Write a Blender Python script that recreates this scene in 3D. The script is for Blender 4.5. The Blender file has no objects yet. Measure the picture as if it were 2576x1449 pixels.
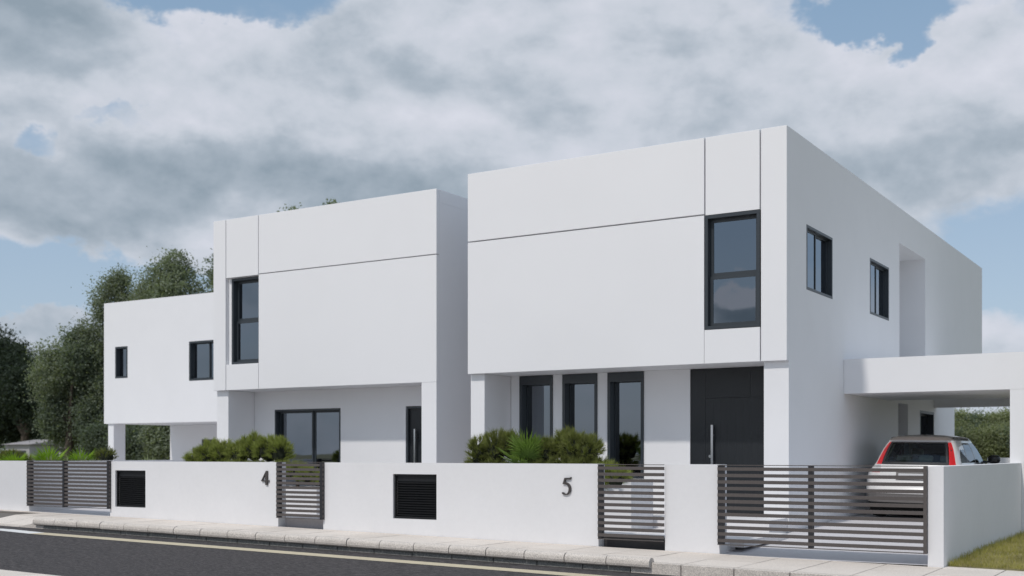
import bpy, bmesh, math, random
import numpy as np
from mathutils import Vector, Matrix

random.seed(7)
rng = np.random.default_rng(11)
sc = bpy.context.scene
COL = sc.collection

# ------------------------------------------------------------------ camera, sky, sun, exposure
cam_d = bpy.data.cameras.new('camera')
cam = bpy.data.objects.new('camera', cam_d); COL.objects.link(cam)
cam.location = (0, 0, 0)                       # eye level is z = 0 in this scene
cam.rotation_euler = (math.radians(90), 0, math.radians(31.97))
cam_d.sensor_width = 36; cam_d.lens = 40.7; cam_d.shift_y = 0.1617
cam_d.clip_end = 3000
cam_d.dof.use_dof = True; cam_d.dof.focus_distance = 18.0; cam_d.dof.aperture_fstop = 1.3
sc.camera = cam
sc.render.engine = 'CYCLES'
sc.cycles.use_denoising = True
sc.cycles.max_bounces = 8; sc.cycles.diffuse_bounces = 5; sc.cycles.glossy_bounces = 4
sc.cycles.transparent_max_bounces = 12
sc.view_settings.view_transform = 'Standard'; sc.view_settings.look = 'None'
sc.view_settings.exposure = -0.04; sc.view_settings.gamma = 1.0
sc.view_settings.use_curve_mapping = False

SUN = Vector((-0.13, -1.0, 1.25)).normalized()
sun_d = bpy.data.lights.new('sun', 'SUN'); sun_d.energy = 2.1; sun_d.angle = math.radians(2.0)
sun_d.color = (1.0, 0.95, 0.89)
sun = bpy.data.objects.new('sun', sun_d); COL.objects.link(sun)
sun.location = SUN * 60; sun.rotation_euler = (-SUN).to_track_quat('-Z', 'Y').to_euler()

F = 2912.0
def pix_dir(px, py):
    """direction of a spot in the sky, given where the photo shows it"""
    a = math.radians(31.97)
    v = Vector((-math.sin(a) * F + math.cos(a) * (px - 1288), math.cos(a) * F + math.sin(a) * (px - 1288), 1141 - py))
    return v.normalized()

def build_world():
    w = bpy.data.worlds.new('World'); sc.world = w; w.use_nodes = True
    nt = w.node_tree; N = nt.nodes; L = nt.links
    for n in list(N): N.remove(n)
    out = N.new('ShaderNodeOutputWorld'); bg = N.new('ShaderNodeBackground')
    STR = 0.118
    bg.inputs['Strength'].default_value = STR
    L.new(bg.outputs[0], out.inputs[0])
    sky = N.new('ShaderNodeTexSky'); sky.sky_type = 'NISHITA'; sky.sun_disc = False
    sky.sun_elevation = math.asin(SUN.z); sky.sun_rotation = math.atan2(SUN.x, SUN.y) % (2 * math.pi)
    sky.air_density = 1.0; sky.dust_density = 1.5; sky.ozone_density = 1.5
    tc = N.new('ShaderNodeTexCoord')
    def vm(op, a, b=None):
        n = N.new('ShaderNodeVectorMath'); n.operation = op
        for i, x in enumerate((a, b)):
            if x is None: continue
            if isinstance(x, (tuple, list, Vector)): n.inputs[i].default_value = tuple(x)
            elif isinstance(x, (int, float)): n.inputs['Scale'].default_value = x
            else: L.new(x, n.inputs[i])
        return n
    def ma(op, a, b=None, clamp=False):
        n = N.new('ShaderNodeMath'); n.operation = op; n.use_clamp = clamp
        for i, x in enumerate((a, b)):
            if x is None: continue
            if isinstance(x, (int, float)): n.inputs[i].default_value = x
            else: L.new(x, n.inputs[i])
        return n.outputs[0]
    def noise(vec, scale, detail, rough, dist=0.0, off=(0, 0, 0)):
        m = vm('ADD', vec, off)
        n = N.new('ShaderNodeTexNoise'); n.inputs['Scale'].default_value = scale
        n.inputs['Detail'].default_value = detail; n.inputs['Roughness'].default_value = rough
        n.inputs['Distortion'].default_value = dist
        L.new(m.outputs[0], n.inputs['Vector']); return n
    d = vm('NORMALIZE', tc.outputs['Generated']).outputs[0]
    st = vm('MULTIPLY', d, (1.0, 1.0, 1.6)).outputs[0]
    # ragged edges: push the direction about with noise before measuring the big shapes
    wob = noise(st, 9.0, 6, 0.62)
    wv = vm('SUBTRACT', wob.outputs['Color'], (0.5, 0.5, 0.5)).outputs[0]
    ws = N.new('ShaderNodeVectorMath'); ws.operation = 'SCALE'; ws.inputs['Scale'].default_value = 0.11
    L.new(wv, ws.inputs[0])
    dd = vm('ADD', d, ws.outputs[0]).outputs[0]
    ws2 = N.new('ShaderNodeVectorMath'); ws2.operation = 'SCALE'; ws2.inputs['Scale'].default_value = 0.055
    L.new(wv, ws2.inputs[0])
    dd2 = vm('ADD', d, ws2.outputs[0]).outputs[0]
    def blobs(lst, dd=dd):
        acc = None
        for (px, py, rx, ry, wgt, soft, *mir) in lst:
            c = pix_dir(px, py)
            if mir: c = Vector((c.x, -c.y, c.z))          # seen in the street-side windows
            t = Vector((-c.y, c.x, 0)).normalized(); u = c.cross(t).normalized()
            s = vm('SUBTRACT', dd, c).outputs[0]
            ax = vm('DOT_PRODUCT', s, t / (rx / F)).outputs['Value']
            ay = vm('DOT_PRODUCT', s, u / (ry / F)).outputs['Value']
            r2 = ma('ADD', ma('MULTIPLY', ax, ax), ma('MULTIPLY', ay, ay))
            dz = vm('DOT_PRODUCT', d, c).outputs['Value']      # keep the far side of the sky out of it
            mr = N.new('ShaderNodeMapRange'); mr.interpolation_type = 'SMOOTHSTEP'
            mr.inputs['From Min'].default_value = 1.0 + soft * 1.4; mr.inputs['From Max'].default_value = max(0.0, 1.0 - soft)
            mr.inputs['To Min'].default_value = 0.0; mr.inputs['To Max'].default_value = wgt
            L.new(r2, mr.inputs['Value'])
            g = ma('MULTIPLY', mr.outputs[0], ma('GREATER_THAN', dz, 0.3))
            acc = g if acc is None else ma('ADD', acc, g)
        return acc
    cover = noise(st, 3.1, 8, 0.58, 0.3, (1.7, 0.4, 2.2)).outputs['Fac']
    holes = blobs([(570, -15, 260, 85, 0.36, .5), (330, 95, 120, 40, 0.10, .8), (2200, 0, 165, 70, 0.34, .6), (2285, 115, 40, 45, .24, .8),
                   (105, 325, 60, 30, 0.27, 1.0), (310, 292, 75, 22, 0.25, 1.0), (200, 215, 90, 30, .16, .9), (170, 710, 540, 80, 0.22, 1.0), (300, 790, 330, 110, .24, 1.0),
                   (1430, 50, 50, 70, .08, .9), (2540, 700, 170, 130, .17, .9),
                   (1840, 650, 130, 110, .5, .7, 1), (1840, 500, 130, 40, .2, .9, 1)])
    solid = blobs([(1200, 330, 950, 320, 0.22, .8), (2480, 170, 130, 120, .30, .4), (150, 440, 330, 150, .2, .7), (2500, 830, 140, 60, .22, .8),
                   (80, 850, 150, 50, .42, .6), (120, 120, 200, 120, .2, .8), (1900, 450, 420, 260, .15, .9), (2350, 330, 240, 130, .18, .8), (1860, 770, 110, 60, .55, .5, 1), (1845, 575, 90, 18, .25, .9, 1)])
    dens = ma('ADD', ma('SUBTRACT', cover, holes), solid)
    mr = N.new('ShaderNodeMapRange'); mr.interpolation_type = 'SMOOTHSTEP'
    mr.inputs['From Min'].default_value = 0.36; mr.inputs['From Max'].default_value = 0.60
    L.new(dens, mr.inputs['Value']); mask = mr.outputs[0]
    # grey and bright parts of the clouds: billows lit from above, so density falling upwards reads bright
    puff = noise(st, 6.0, 8, 0.55, 0.15, (0.3, 3.1, 0.9)).outputs['Fac']
    puff_up = noise(st, 6.0, 5, 0.50, 0.15, (0.3, 3.1, 0.9 + 0.045)).outputs['Fac']
    fine = noise(st, 15.0, 7, 0.58, 0.1, (2.3, 0.1, 1.9)).outputs['Fac']
    fine_up = noise(st, 15.0, 5, 0.52, 0.1, (2.3, 0.1, 1.9 + 0.02)).outputs['Fac']
    big = noise(st, 2.4, 3, 0.5, 0.2, (5.3, 1.1, 0.2)).outputs['Fac']
    dark = blobs([(620, 415, 240, 60, .20, .9), (960, 475, 290, 60, .23, .9), (900, 190, 190, 70, .17, .9), (210, 470, 280, 90, .24, .9),
                  (70, 70, 230, 100, .26, .9), (1950, 330, 260, 120, .10, .9), (2420, 400, 160, 90, .14, .9), (1350, 560, 300, 60, .14, .9), (430, 600, 300, 45, .12, .9),
                  (1840, 560, 90, 25, .1, .9, 1), (1860, 800, 90, 40, .3, .9, 1)], dd2)
    light = blobs([(560, 170, 280, 110, .20, .9), (700, 300, 260, 60, .12, .9), (2480, 100, 120, 110, .20, .8), (2150, 260, 200, 90, .16, .9),
                   (1230, 120, 150, 80, .10, .9), (1450, 260, 260, 120, .08, .9), (1700, 120, 260, 110, .08, .9), (1080, 40, 200, 50, .10, .9), (60, 240, 200, 60, .08, .9), (640, 600, 300, 30, .05, .9), (2420, 820, 200, 80, .14, .9),
                   (1850, 725, 75, 40, 1.1, .6, 1)], dd2)
    b = ma('ADD', ma('ADD', ma('MULTIPLY', puff, 0.62), ma('MULTIPLY', big, 0.42)), ma('MULTIPLY', fine, 0.12))
    b = ma('ADD', b, ma('MULTIPLY', ma('SUBTRACT', puff, puff_up), 1.1))
    b = ma('ADD', b, ma('MULTIPLY', ma('SUBTRACT', fine, fine_up), 0.5))
    # thick middles of the banks are greyer than their edges
    b = ma('SUBTRACT', b, ma('MULTIPLY', ma('SUBTRACT', dens, 0.60), 0.28))
    b = ma('ADD', ma('SUBTRACT', b, dark), light)
    ramp = N.new('ShaderNodeValToRGB'); cr = ramp.color_ramp
    cr.elements[0].position = 0.08; cr.elements[0].color = (0.25, 0.31, 0.37, 1)
    cr.elements[1].position = 1.0; cr.elements[1].color = (0.635, 0.655, 0.725, 1)
    e = cr.elements.new(0.36); e.color = (0.365, 0.42, 0.485, 1)
    e = cr.elements.new(0.60); e.color = (0.505, 0.545, 0.61, 1)
    e = cr.elements.new(0.80); e.color = (0.575, 0.60, 0.67, 1)
    L.new(b, ramp.inputs['Fac'])
    cl = N.new('ShaderNodeVectorMath'); cl.operation = 'SCALE'; cl.inputs['Scale'].default_value = 1.16 / STR
    L.new(ramp.outputs[0], cl.inputs[0])
    # thin veil softens the clear sky
    veil = N.new('ShaderNodeMixRGB'); veil.inputs['Fac'].default_value = 0.72
    L.new(sky.outputs[0], veil.inputs[1])
    sep = N.new('ShaderNodeSeparateXYZ'); L.new(d, sep.inputs[0])
    vr = N.new('ShaderNodeValToRGB'); vr.color_ramp.elements[0].position = 0.0; vr.color_ramp.elements[0].color = (4.3, 5.2, 6.3, 1)
    vr.color_ramp.elements[1].position = 0.42; vr.color_ramp.elements[1].color = (2.15, 3.4, 4.85, 1)
    L.new(sep.outputs['Z'], vr.inputs['Fac']); L.new(vr.outputs[0], veil.inputs[2])
    mx = N.new('ShaderNodeMixRGB'); L.new(mask, mx.inputs['Fac']); L.new(veil.outputs[0], mx.inputs[1]); L.new(cl.outputs[0], mx.inputs[2])
    L.new(mx.outputs[0], bg.inputs['Color'])
build_world()

# ------------------------------------------------------------------ materials
MATS = {}
def mat(name, color, rough=0.6, metal=0.0, spec=0.5, noise=None, bump=None, noise2=None):
    """noise = (scale, amount, detail): colour mottling; bump = (scale, strength)"""
    if name in MATS: return MATS[name]
    m = bpy.data.materials.new(name); m.use_nodes = True
    nt = m.node_tree; N = nt.nodes; L = nt.links
    p = N['Principled BSDF']
    p.inputs['Base Color'].default_value = (*color, 1); p.inputs['Roughness'].default_value = rough
    p.inputs['Metallic'].default_value = metal; p.inputs['Specular IOR Level'].default_value = spec
    tc = N.new('ShaderNodeTexCoord')
    col_out = None
    for nz in (noise, noise2):
        if not nz: continue
        n = N.new('ShaderNodeTexNoise'); n.inputs['Scale'].default_value = nz[0]; n.inputs['Detail'].default_value = nz[2]
        n.inputs['Roughness'].default_value = 0.6
        mp = N.new('ShaderNodeMapping'); L.new(tc.outputs['Object'], mp.inputs[0])
        if len(nz) > 3: mp.inputs['Scale'].default_value = nz[3]
        L.new(mp.outputs[0], n.inputs['Vector'])
        mr = N.new('ShaderNodeMapRange'); mr.inputs['From Min'].default_value = 0.3; mr.inputs['From Max'].default_value = 0.7
        mr.inputs['To Min'].default_value = 1 - nz[1]; mr.inputs['To Max'].default_value = 1 + nz[1]
        L.new(n.outputs['Fac'], mr.inputs['Value'])
        sx = N.new('ShaderNodeVectorMath'); sx.operation = 'SCALE'
        if col_out is None: sx.inputs[0].default_value = color
        else: L.new(col_out, sx.inputs[0])
        L.new(mr.outputs[0], sx.inputs['Scale']); col_out = sx.outputs[0]
    if col_out is not None: L.new(col_out, p.inputs['Base Color'])
    if bump:
        n = N.new('ShaderNodeTexNoise'); n.inputs['Scale'].default_value = bump[0]; n.inputs['Detail'].default_value = 4
        L.new(tc.outputs['Object'], n.inputs['Vector'])
        bp = N.new('ShaderNodeBump'); bp.inputs['Strength'].default_value = bump[1]; bp.inputs['Distance'].default_value = 0.02
        L.new(n.outputs['Fac'], bp.inputs['Height']); L.new(bp.outputs[0], p.inputs['Normal'])
    MATS[name] = m; return m

M_WALL = mat('white_render', (0.795, 0.795, 0.81), 0.75, spec=0.25, noise=(1.2, 0.012, 3), bump=(60, 0.05))
M_GWALL = mat('white_garden_render', (0.73, 0.728, 0.742), 0.8, spec=0.25, noise=(0.9, 0.02, 4), noise2=(14, 0.012, 3), bump=(70, 0.06))
M_PANEL = mat('white_panel', (0.795, 0.795, 0.81), 0.6, spec=0.3, noise=(0.6, 0.01, 2))
M_FRAME = mat('dark_window_metal', (0.028, 0.036, 0.044), 0.38, spec=0.6, noise=(30, 0.06, 2))
M_GATE = mat('brown_grey_metal', (0.092, 0.080, 0.076), 0.5, spec=0.4, noise=(20, 0.06, 2))
M_NUM = mat('dark_number_metal', (0.055, 0.048, 0.046), 0.45, noise=(20, .05, 2))
M_GATED = mat('black_metal', (0.022, 0.022, 0.026), 0.5, spec=0.4, noise=(20, 0.05, 2))
M_CHROME = mat('brushed_steel', (0.62, 0.62, 0.64), 0.28, metal=1.0, noise=(40, 0.05, 2))
M_DRIVE = mat('pale_concrete', (0.60, 0.585, 0.60), 0.75, noise=(1.1, 0.035, 5), noise2=(22, 0.03, 3), bump=(45, 0.1))
M_STEP = mat('white_step_stone', (0.72, 0.71, 0.72), 0.7, noise=(2, 0.03, 4))
M_RISER = mat('grey_riser_stone', (0.55, 0.525, 0.54), 0.8, noise=(5, 0.06, 4), noise2=(40, .05, 2))
M_RISERD = mat('dark_riser_stone', (0.085, 0.082, 0.085), 0.8, noise=(7, 0.15, 4))
M_SLAB = mat('terrazzo_slab', (0.69, 0.625, 0.56), 0.85, noise=(55, 0.16, 4), noise2=(1.7, 0.05, 4), bump=(90, 0.15))
M_SLAB2 = mat('terrazzo_slab_pale', (0.72, 0.655, 0.59), 0.85, noise=(50, 0.16, 4), noise2=(1.3, 0.05, 4), bump=(90, 0.15))
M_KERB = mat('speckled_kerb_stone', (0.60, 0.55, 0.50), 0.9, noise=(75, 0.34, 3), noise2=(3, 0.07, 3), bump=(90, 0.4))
M_KERBD = mat('shaded_kerb_stone', (0.20, 0.20, 0.19), 0.9, noise=(75, 0.5, 3), noise2=(3, 0.1, 3), bump=(90, 0.4))  # dark copy of the kerb stone, nosing shade put into its colour
M_LOUV = mat('near_black_louvre_metal', (0.009, 0.010, 0.012), 0.5, spec=0.35, noise=(20, .05, 2))
M_GROUT = mat('dark_joint_sand', (0.16, 0.145, 0.13), 0.95, noise=(30, 0.2, 3))
M_ASPH = mat('asphalt', (0.050, 0.044, 0.044), 0.9, noise=(12, 0.85, 9, (1, 1.9, 1)), noise2=(38, 0.6, 4), bump=(60, 0.5))
M_LINE = mat('cream_road_paint', (0.56, 0.49, 0.35), 0.8, noise=(9, 0.08, 4), noise2=(90, 0.05, 2))
M_LINEW = mat('white_road_paint', (0.72, 0.72, 0.71), 0.8, noise=(9, 0.06, 4))
M_SOIL = mat('brown_soil', (0.10, 0.08, 0.055), 0.95, noise=(18, 0.5, 5), bump=(40, 0.8))
M_EARTH = mat('rough_grassland', (0.21, 0.20, 0.115), 0.95, noise=(0.4, 0.25, 6), noise2=(6, 0.3, 4), bump=(5, 0.6))
M_TURF = mat('turf_ground', (0.22, 0.195, 0.09), 0.95, noise=(3, 0.35, 5), noise2=(60, 0.35, 3), bump=(60, 0.6))
M_CURT = mat('pale_curtain', (0.55, 0.56, 0.58), 0.9, noise=(8, 0.05, 2, (6, 6, .2)))
M_FLOORI = mat('interior_floor', (0.16, 0.13, 0.11), 0.6, noise=(3, 0.15, 3))
M_INT = mat('interior_paint', (0.27, 0.245, 0.225), 0.9, noise=(3, .05, 3))
M_BARK = mat('bark', (0.075, 0.06, 0.048), 0.95, noise=(9, 0.35, 4), bump=(20, 0.6))
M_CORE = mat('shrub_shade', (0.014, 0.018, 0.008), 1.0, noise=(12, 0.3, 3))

def door_mat():
    m = mat('dark_door_boards', (0.012, 0.0145, 0.018), 0.42, spec=0.5, noise=(14, 0.12, 3, (8, 8, .3)))
    return m
M_DOOR = door_mat()

def glass_mat(name, tint, refl, trans=0.75):
    m = bpy.data.materials.new(name); m.use_nodes = True
    nt = m.node_tree; N = nt.nodes; L = nt.links
    for n in list(N): N.remove(n)
    out = N.new('ShaderNodeOutputMaterial')
    tr = N.new('ShaderNodeBsdfTransparent'); tr.inputs[0].default_value = (*[trans * t for t in tint], 1)
    gl = N.new('ShaderNodeBsdfGlossy'); gl.inputs['Roughness'].default_value = 0.0; gl.inputs['Color'].default_value = (0.82, 0.9, 1.0, 1)
    lw = N.new('ShaderNodeFresnel'); lw.inputs['IOR'].default_value = 1.52
    ad = N.new('ShaderNodeMath'); ad.operation = 'ADD'; ad.use_clamp = True; ad.inputs[1].default_value = refl
    # faint waviness of the panes
    tc = N.new('ShaderNodeTexCoord'); nz = N.new('ShaderNodeTexNoise'); nz.inputs['Scale'].default_value = 1.3
    L.new(tc.outputs['Object'], nz.inputs['Vector'])
    bp = N.new('ShaderNodeBump'); bp.inputs['Strength'].default_value = 0.04; bp.inputs['Distance'].default_value = 0.02
    L.new(nz.outputs['Fac'], bp.inputs['Height']); L.new(bp.outputs[0], gl.inputs['Normal'])
    mx = N.new('ShaderNodeMixShader')
    L.new(lw.outputs[0], ad.inputs[0]); L.new(ad.outputs[0], mx.inputs[0]); L.new(tr.outputs[0], mx.inputs[1]); L.new(gl.outputs[0], mx.inputs[2])
    L.new(mx.outputs[0], out.inputs[0]); MATS[name] = m
    return m
M_GLASS = glass_mat('window_glass', (0.42, 0.46, 0.50), 0.19, 0.3)
M_CARGLASS = glass_mat('car_glass', (0.86, 1.0, 1.0), 0.0, 1.0)

def leaf_mat(name, color, var=0.35, scale=0.8, trans=0.3, spec=True):
    m = bpy.data.materials.new(name); m.use_nodes = True
    nt = m.node_tree; N = nt.nodes; L = nt.links
    for n in list(N): N.remove(n)
    out = N.new('ShaderNodeOutputMaterial')
    tc = N.new('ShaderNodeTexCoord'); nz = N.new('ShaderNodeTexNoise'); nz.inputs['Scale'].default_value = scale; nz.inputs['Detail'].default_value = 6
    nz.inputs['Roughness'].default_value = 0.7
    L.new(tc.outputs['Object'], nz.inputs['Vector'])
    mr = N.new('ShaderNodeMapRange'); mr.inputs['From Min'].default_value = .3; mr.inputs['From Max'].default_value = .7
    mr.inputs['To Min'].default_value = 1 - var; mr.inputs['To Max'].default_value = 1 + var
    L.new(nz.outputs['Fac'], mr.inputs['Value'])
    sx = N.new('ShaderNodeVectorMath'); sx.operation = 'SCALE'; sx.inputs[0].default_value = color; L.new(mr.outputs[0], sx.inputs['Scale'])
    df = N.new('ShaderNodeBsdfPrincipled'); L.new(sx.outputs[0], df.inputs['Base Color']); df.inputs['Roughness'].default_value = 0.7
    df.inputs['Specular IOR Level'].default_value = 0.2
    tl = N.new('ShaderNodeBsdfTranslucent')
    s2 = N.new('ShaderNodeVectorMath'); s2.operation = 'MULTIPLY'; s2.inputs[1].default_value = (1.3, 1.4, 0.6); L.new(sx.outputs[0], s2.inputs[0])
    L.new(s2.outputs[0], tl.inputs[0])
    mx = N.new('ShaderNodeMixShader'); mx.inputs[0].default_value = trans
    L.new(df.outputs[0], mx.inputs[1]); L.new(tl.outputs[0], mx.inputs[2]); L.new(mx.outputs[0], out.inputs[0])
    MATS[name] = m; return m
M_LEAF_A = leaf_mat('leaf_grey_green', (0.215, 0.245, 0.185), 0.4, 0.5, 0.4)
M_LEAF_B = leaf_mat('leaf_dark_green', (0.042, 0.058, 0.042), 0.4, 0.5)
M_LEAF_C = leaf_mat('leaf_mid_green', (0.14, 0.17, 0.13), 0.4, 0.6, 0.4)
M_LEAF_D = leaf_mat('leaf_olive', (0.235, 0.26, 0.15), 0.35, 0.35, 0.4)
M_NEEDLE = leaf_mat('shrub_needles', (0.26, 0.295, 0.085), 0.45, 5.0, 0.25)
M_NEEDLE2 = leaf_mat('shrub_needles_dark', (0.19, 0.21, 0.068), 0.45, 5.0, 0.25)
M_PALM = leaf_mat('palm_blade', (0.24, 0.38, 0.045), 0.3, 6.0, 0.35)
M_PALM2 = leaf_mat('palm_blade_deep', (0.19, 0.28, 0.07), 0.3, 6.0, 0.3)
M_SUCC = leaf_mat('pale_succulent', (0.22, 0.26, 0.13), 0.25, 6.0, 0.2)
M_BLADE = leaf_mat('grass_blade', (0.33, 0.31, 0.085), 0.5, 2.5, 0.35)

# ------------------------------------------------------------------ helpers
def link(name, me, m=None, parent=None):
    o = bpy.data.objects.new(name, me); COL.objects.link(o)
    if m is not None and me is not None and not me.materials: me.materials.append(m)
    if parent is not None: o.parent = parent
    return o
def props(o, label=None, cat=None, group=None, kind=None):
    if label: o['label'] = label
    if cat: o['category'] = cat
    if group: o['group'] = group
    if kind: o['kind'] = kind
    return o
def empty(name, label, cat, group=None):
    o = bpy.data.objects.new(name, None); COL.objects.link(o); o.empty_display_size = 0.3
    return props(o, label, cat, group)
def box_me(x0, x1, y0, y1, z0, z1, name='box', bev=0.0):
    v = [(x, y, z) for z in (z0, z1) for y in (y0, y1) for x in (x0, x1)]
    f = [(0, 2, 3, 1), (4, 5, 7, 6), (0, 1, 5, 4), (2, 6, 7, 3), (0, 4, 6, 2), (1, 3, 7, 5)]
    me = bpy.data.meshes.new(name); me.from_pydata(v, [], f)
    if bev > 0:
        bm = bmesh.new(); bm.from_mesh(me)
        bmesh.ops.bevel(bm, geom=bm.edges[:], offset=bev, segments=1, affect='EDGES', profile=0.5)
        bm.to_mesh(me); bm.free()
    me.update(); return me
def box(name, x0, x1, y0, y1, z0, z1, m, parent=None, bev=0.0):
    return link(name, box_me(x0, x1, y0, y1, z0, z1, name, bev), m, parent)
def boxes_me(lst, name):
    v = []; f = []
    for (x0, x1, y0, y1, z0, z1) in lst:
        b = len(v)
        v += [(x, y, z) for z in (z0, z1) for y in (y0, y1) for x in (x0, x1)]
        f += [tuple(b + i for i in q) for q in ((0, 2, 3, 1), (4, 5, 7, 6), (0, 1, 5, 4), (2, 6, 7, 3), (0, 4, 6, 2), (1, 3, 7, 5))]
    me = bpy.data.meshes.new(name); me.from_pydata(v, [], f); me.update(); return me
def slab(name, axis, p0, p1, u0, u1, v0, v1, m, parent=None, holes=()):
    """a plate with rectangular openings; axis 'y': u = x, v = z; axis 'x': u = y, v = z; axis 'z': u = x, v = y"""
    us = sorted(set([u0, u1] + [min(max(h[i], u0), u1) for h in holes for i in (0, 1)]))
    vs = sorted(set([v0, v1] + [min(max(h[i], v0), v1) for h in holes for i in (2, 3)]))
    def P(u, v, p):
        return (u, p, v) if axis == 'y' else ((p, u, v) if axis == 'x' else (u, v, p))
    nu, nv = len(us) - 1, len(vs) - 1
    solid = [[not any(h[0] < (us[i] + us[i + 1]) / 2 < h[1] and h[2] < (vs[j] + vs[j + 1]) / 2 < h[3] for h in holes) for j in range(nv)] for i in range(nu)]
    bm = bmesh.new(); cache = {}
    def V(i, j, k):
        key = (i, j, k)
        if key not in cache: cache[key] = bm.verts.new(P(us[i], vs[j], (p0, p1)[k]))
        return cache[key]
    def S(i, j): return 0 <= i < nu and 0 <= j < nv and solid[i][j]
    for i in range(nu):
        for j in range(nv):
            if not S(i, j): continue
            bm.faces.new([V(i, j, 0), V(i + 1, j, 0), V(i + 1, j + 1, 0), V(i, j + 1, 0)])
            bm.faces.new([V(i, j + 1, 1), V(i + 1, j + 1, 1), V(i + 1, j, 1), V(i, j, 1)])
            if not S(i - 1, j): bm.faces.new([V(i, j, 0), V(i, j + 1, 0), V(i, j + 1, 1), V(i, j, 1)])
            if not S(i + 1, j): bm.faces.new([V(i + 1, j + 1, 0), V(i + 1, j, 0), V(i + 1, j, 1), V(i + 1, j + 1, 1)])
            if not S(i, j - 1): bm.faces.new([V(i + 1, j, 0), V(i, j, 0), V(i, j, 1), V(i + 1, j, 1)])
            if not S(i, j + 1): bm.faces.new([V(i, j + 1, 0), V(i + 1, j + 1, 0), V(i + 1, j + 1, 1), V(i, j + 1, 1)])
    bmesh.ops.recalc_face_normals(bm, faces=bm.faces[:])
    me = bpy.data.meshes.new(name); bm.to_mesh(me); bm.free()
    return link(name, me, m, parent)

class Face:
    """local frame of a facade opening: u along the wall, d inwards from the outer face"""
    def __init__(s, axis, plane): s.axis = axis; s.plane = plane
    def box(s, u0, u1, d0, d1, z0, z1):
        if s.axis == 'y': return (u0, u1, s.plane + d0, s.plane + d1, z0, z1)
        return (s.plane - d1, s.plane - d0, u0, u1, z0, z1)
def ring(fc, u0, u1, z0, z1, d0, d1, wl, wr, wb, wt):
    L = [fc.box(u0, u0 + wl, d0, d1, z0, z1), fc.box(u1 - wr, u1, d0, d1, z0, z1), fc.box(u0 + wl, u1 - wr, d0, d1, z1 - wt, z1)]
    if wb > 0: L.append(fc.box(u0 + wl, u1 - wr, d0, d1, z0, z0 + wb))
    return L
def window(parent, fc, u0, u1, z0, z1, fw=0.05, top=None, depth=0.16, sash=0.05, splits=(), rails=(), side_curtain=None, d0=-0.004):
    top = fw if top is None else top
    e = 0.002
    w = link('window', boxes_me(ring(fc, u0 + e, u1 - e, z0 + e, z1 - e, d0, depth, fw, fw, fw, top), 'window_frame'), M_FRAME, parent)
    iu0, iu1, iz0, iz1 = u0 + fw + e, u1 - fw - e, z0 + fw + e, z1 - top - e
    cuts = [iu0] + list(splits) + [iu1]; rcuts = [iz0] + list(rails) + [iz1]
    for i in range(len(cuts) - 1):
        for j in range(len(rcuts) - 1):
            a, b, c, dd = cuts[i] + .001, cuts[i + 1] - .001, rcuts[j] + .001, rcuts[j + 1] - .001
            off = 0.0 if (i + j) % 2 == 0 else 0.028
            if sash > 0:
                link('sash', boxes_me(ring(fc, a, b, c, dd, depth - .075 + off, depth - .035 + off, sash, sash, sash, sash), 'sash'), M_FRAME, w)
            pb = fc.box(a + sash, b - sash, depth - .060 + off, depth - .056 + off, c + sash, dd - sash)
            link('pane', boxes_me([pb], 'pane'), M_GLASS, w)
    if side_curtain:
        for (a, b) in side_curtain:
            n = max(6, int((b - a) / 0.03)); pts = []
            for k in range(n + 1):
                u = a + (b - a) * k / n; dpt = depth + 0.12 + 0.025 * math.sin(k * 1.5)
                bx = fc.box(u, u, dpt, dpt, z0 + .02, z1 - .02); pts.append((bx[0], bx[2]))
            v = [(p[0], p[1], z0 + .02) for p in pts] + [(p[0], p[1], z1 - .02) for p in pts]
            me = bpy.data.meshes.new('curtain'); me.from_pydata(v, [], [(k, k + 1, n + 2 + k, n + 1 + k) for k in range(n)]); me.update()
            link('curtain', me, M_CURT, w)
    return w

def raw_mesh(name, verts, faces_n, loops, m, parent=None, mats=None, midx=None):
    """fast mesh from numpy: verts (n,3), loops flat int array, faces_n loops per face"""
    me = bpy.data.meshes.new(name)
    nf = len(loops) // faces_n
    me.vertices.add(len(verts)); me.vertices.foreach_set('co', np.asarray(verts, dtype=np.float32).ravel())
    me.loops.add(len(loops)); me.loops.foreach_set('vertex_index', np.asarray(loops, dtype=np.int32))
    me.polygons.add(nf); me.polygons.foreach_set('loop_start', np.arange(0, nf * faces_n, faces_n, dtype=np.int32))
    if mats:
        for x in mats: me.materials.append(x)
        me.polygons.foreach_set('material_index', np.asarray(midx, dtype=np.int32))
    me.update(calc_edges=True); me.validate()
    return link(name, me, None if mats else m, parent)

def gz(x):
    """height of the footpath: the street falls gently to the right"""
    return -1.51 - 0.0125 * min(max(x, -45.0), 12.0)

# ------------------------------------------------------------------ ground, road, pavement
def sheet(name, xs, ys, zf, m, kind='structure', thick=0.0, parent=None):
    v = []; f = []
    for y in ys:
        for x in xs: v.append((x, y, zf(x, y)))
    n = len(xs)
    for j in range(len(ys) - 1):
        for i in range(n - 1): f.append((j * n + i, j * n + i + 1, (j + 1) * n + i + 1, (j + 1) * n + i))
    me = bpy.data.meshes.new(name); me.from_pydata(v, [], f); me.update()
    o = link(name, me, m, parent)
    if kind: o['kind'] = kind
    return o
XS = [-900, -300, -120, -45, 12, 60, 300, 900]
def earth_z(x, y):
    return gz(x) - 0.20
sheet('ground', XS, [-900, -100, -4, 8, 14, 22, 40, 100, 300, 1500], earth_z, M_EARTH)
sheet('road', [-120, -45, 12, 60], [8.36, 13.95], lambda x, y: gz(x) - 0.145, M_ASPH)
# kerbside cream channel line, in cast lengths, and the white bar where it ends
line = sheet('road_marking', [-18.2, 12.0], [12.92, 13.24], lambda x, y: gz(x) - 0.141, M_LINE)

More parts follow.
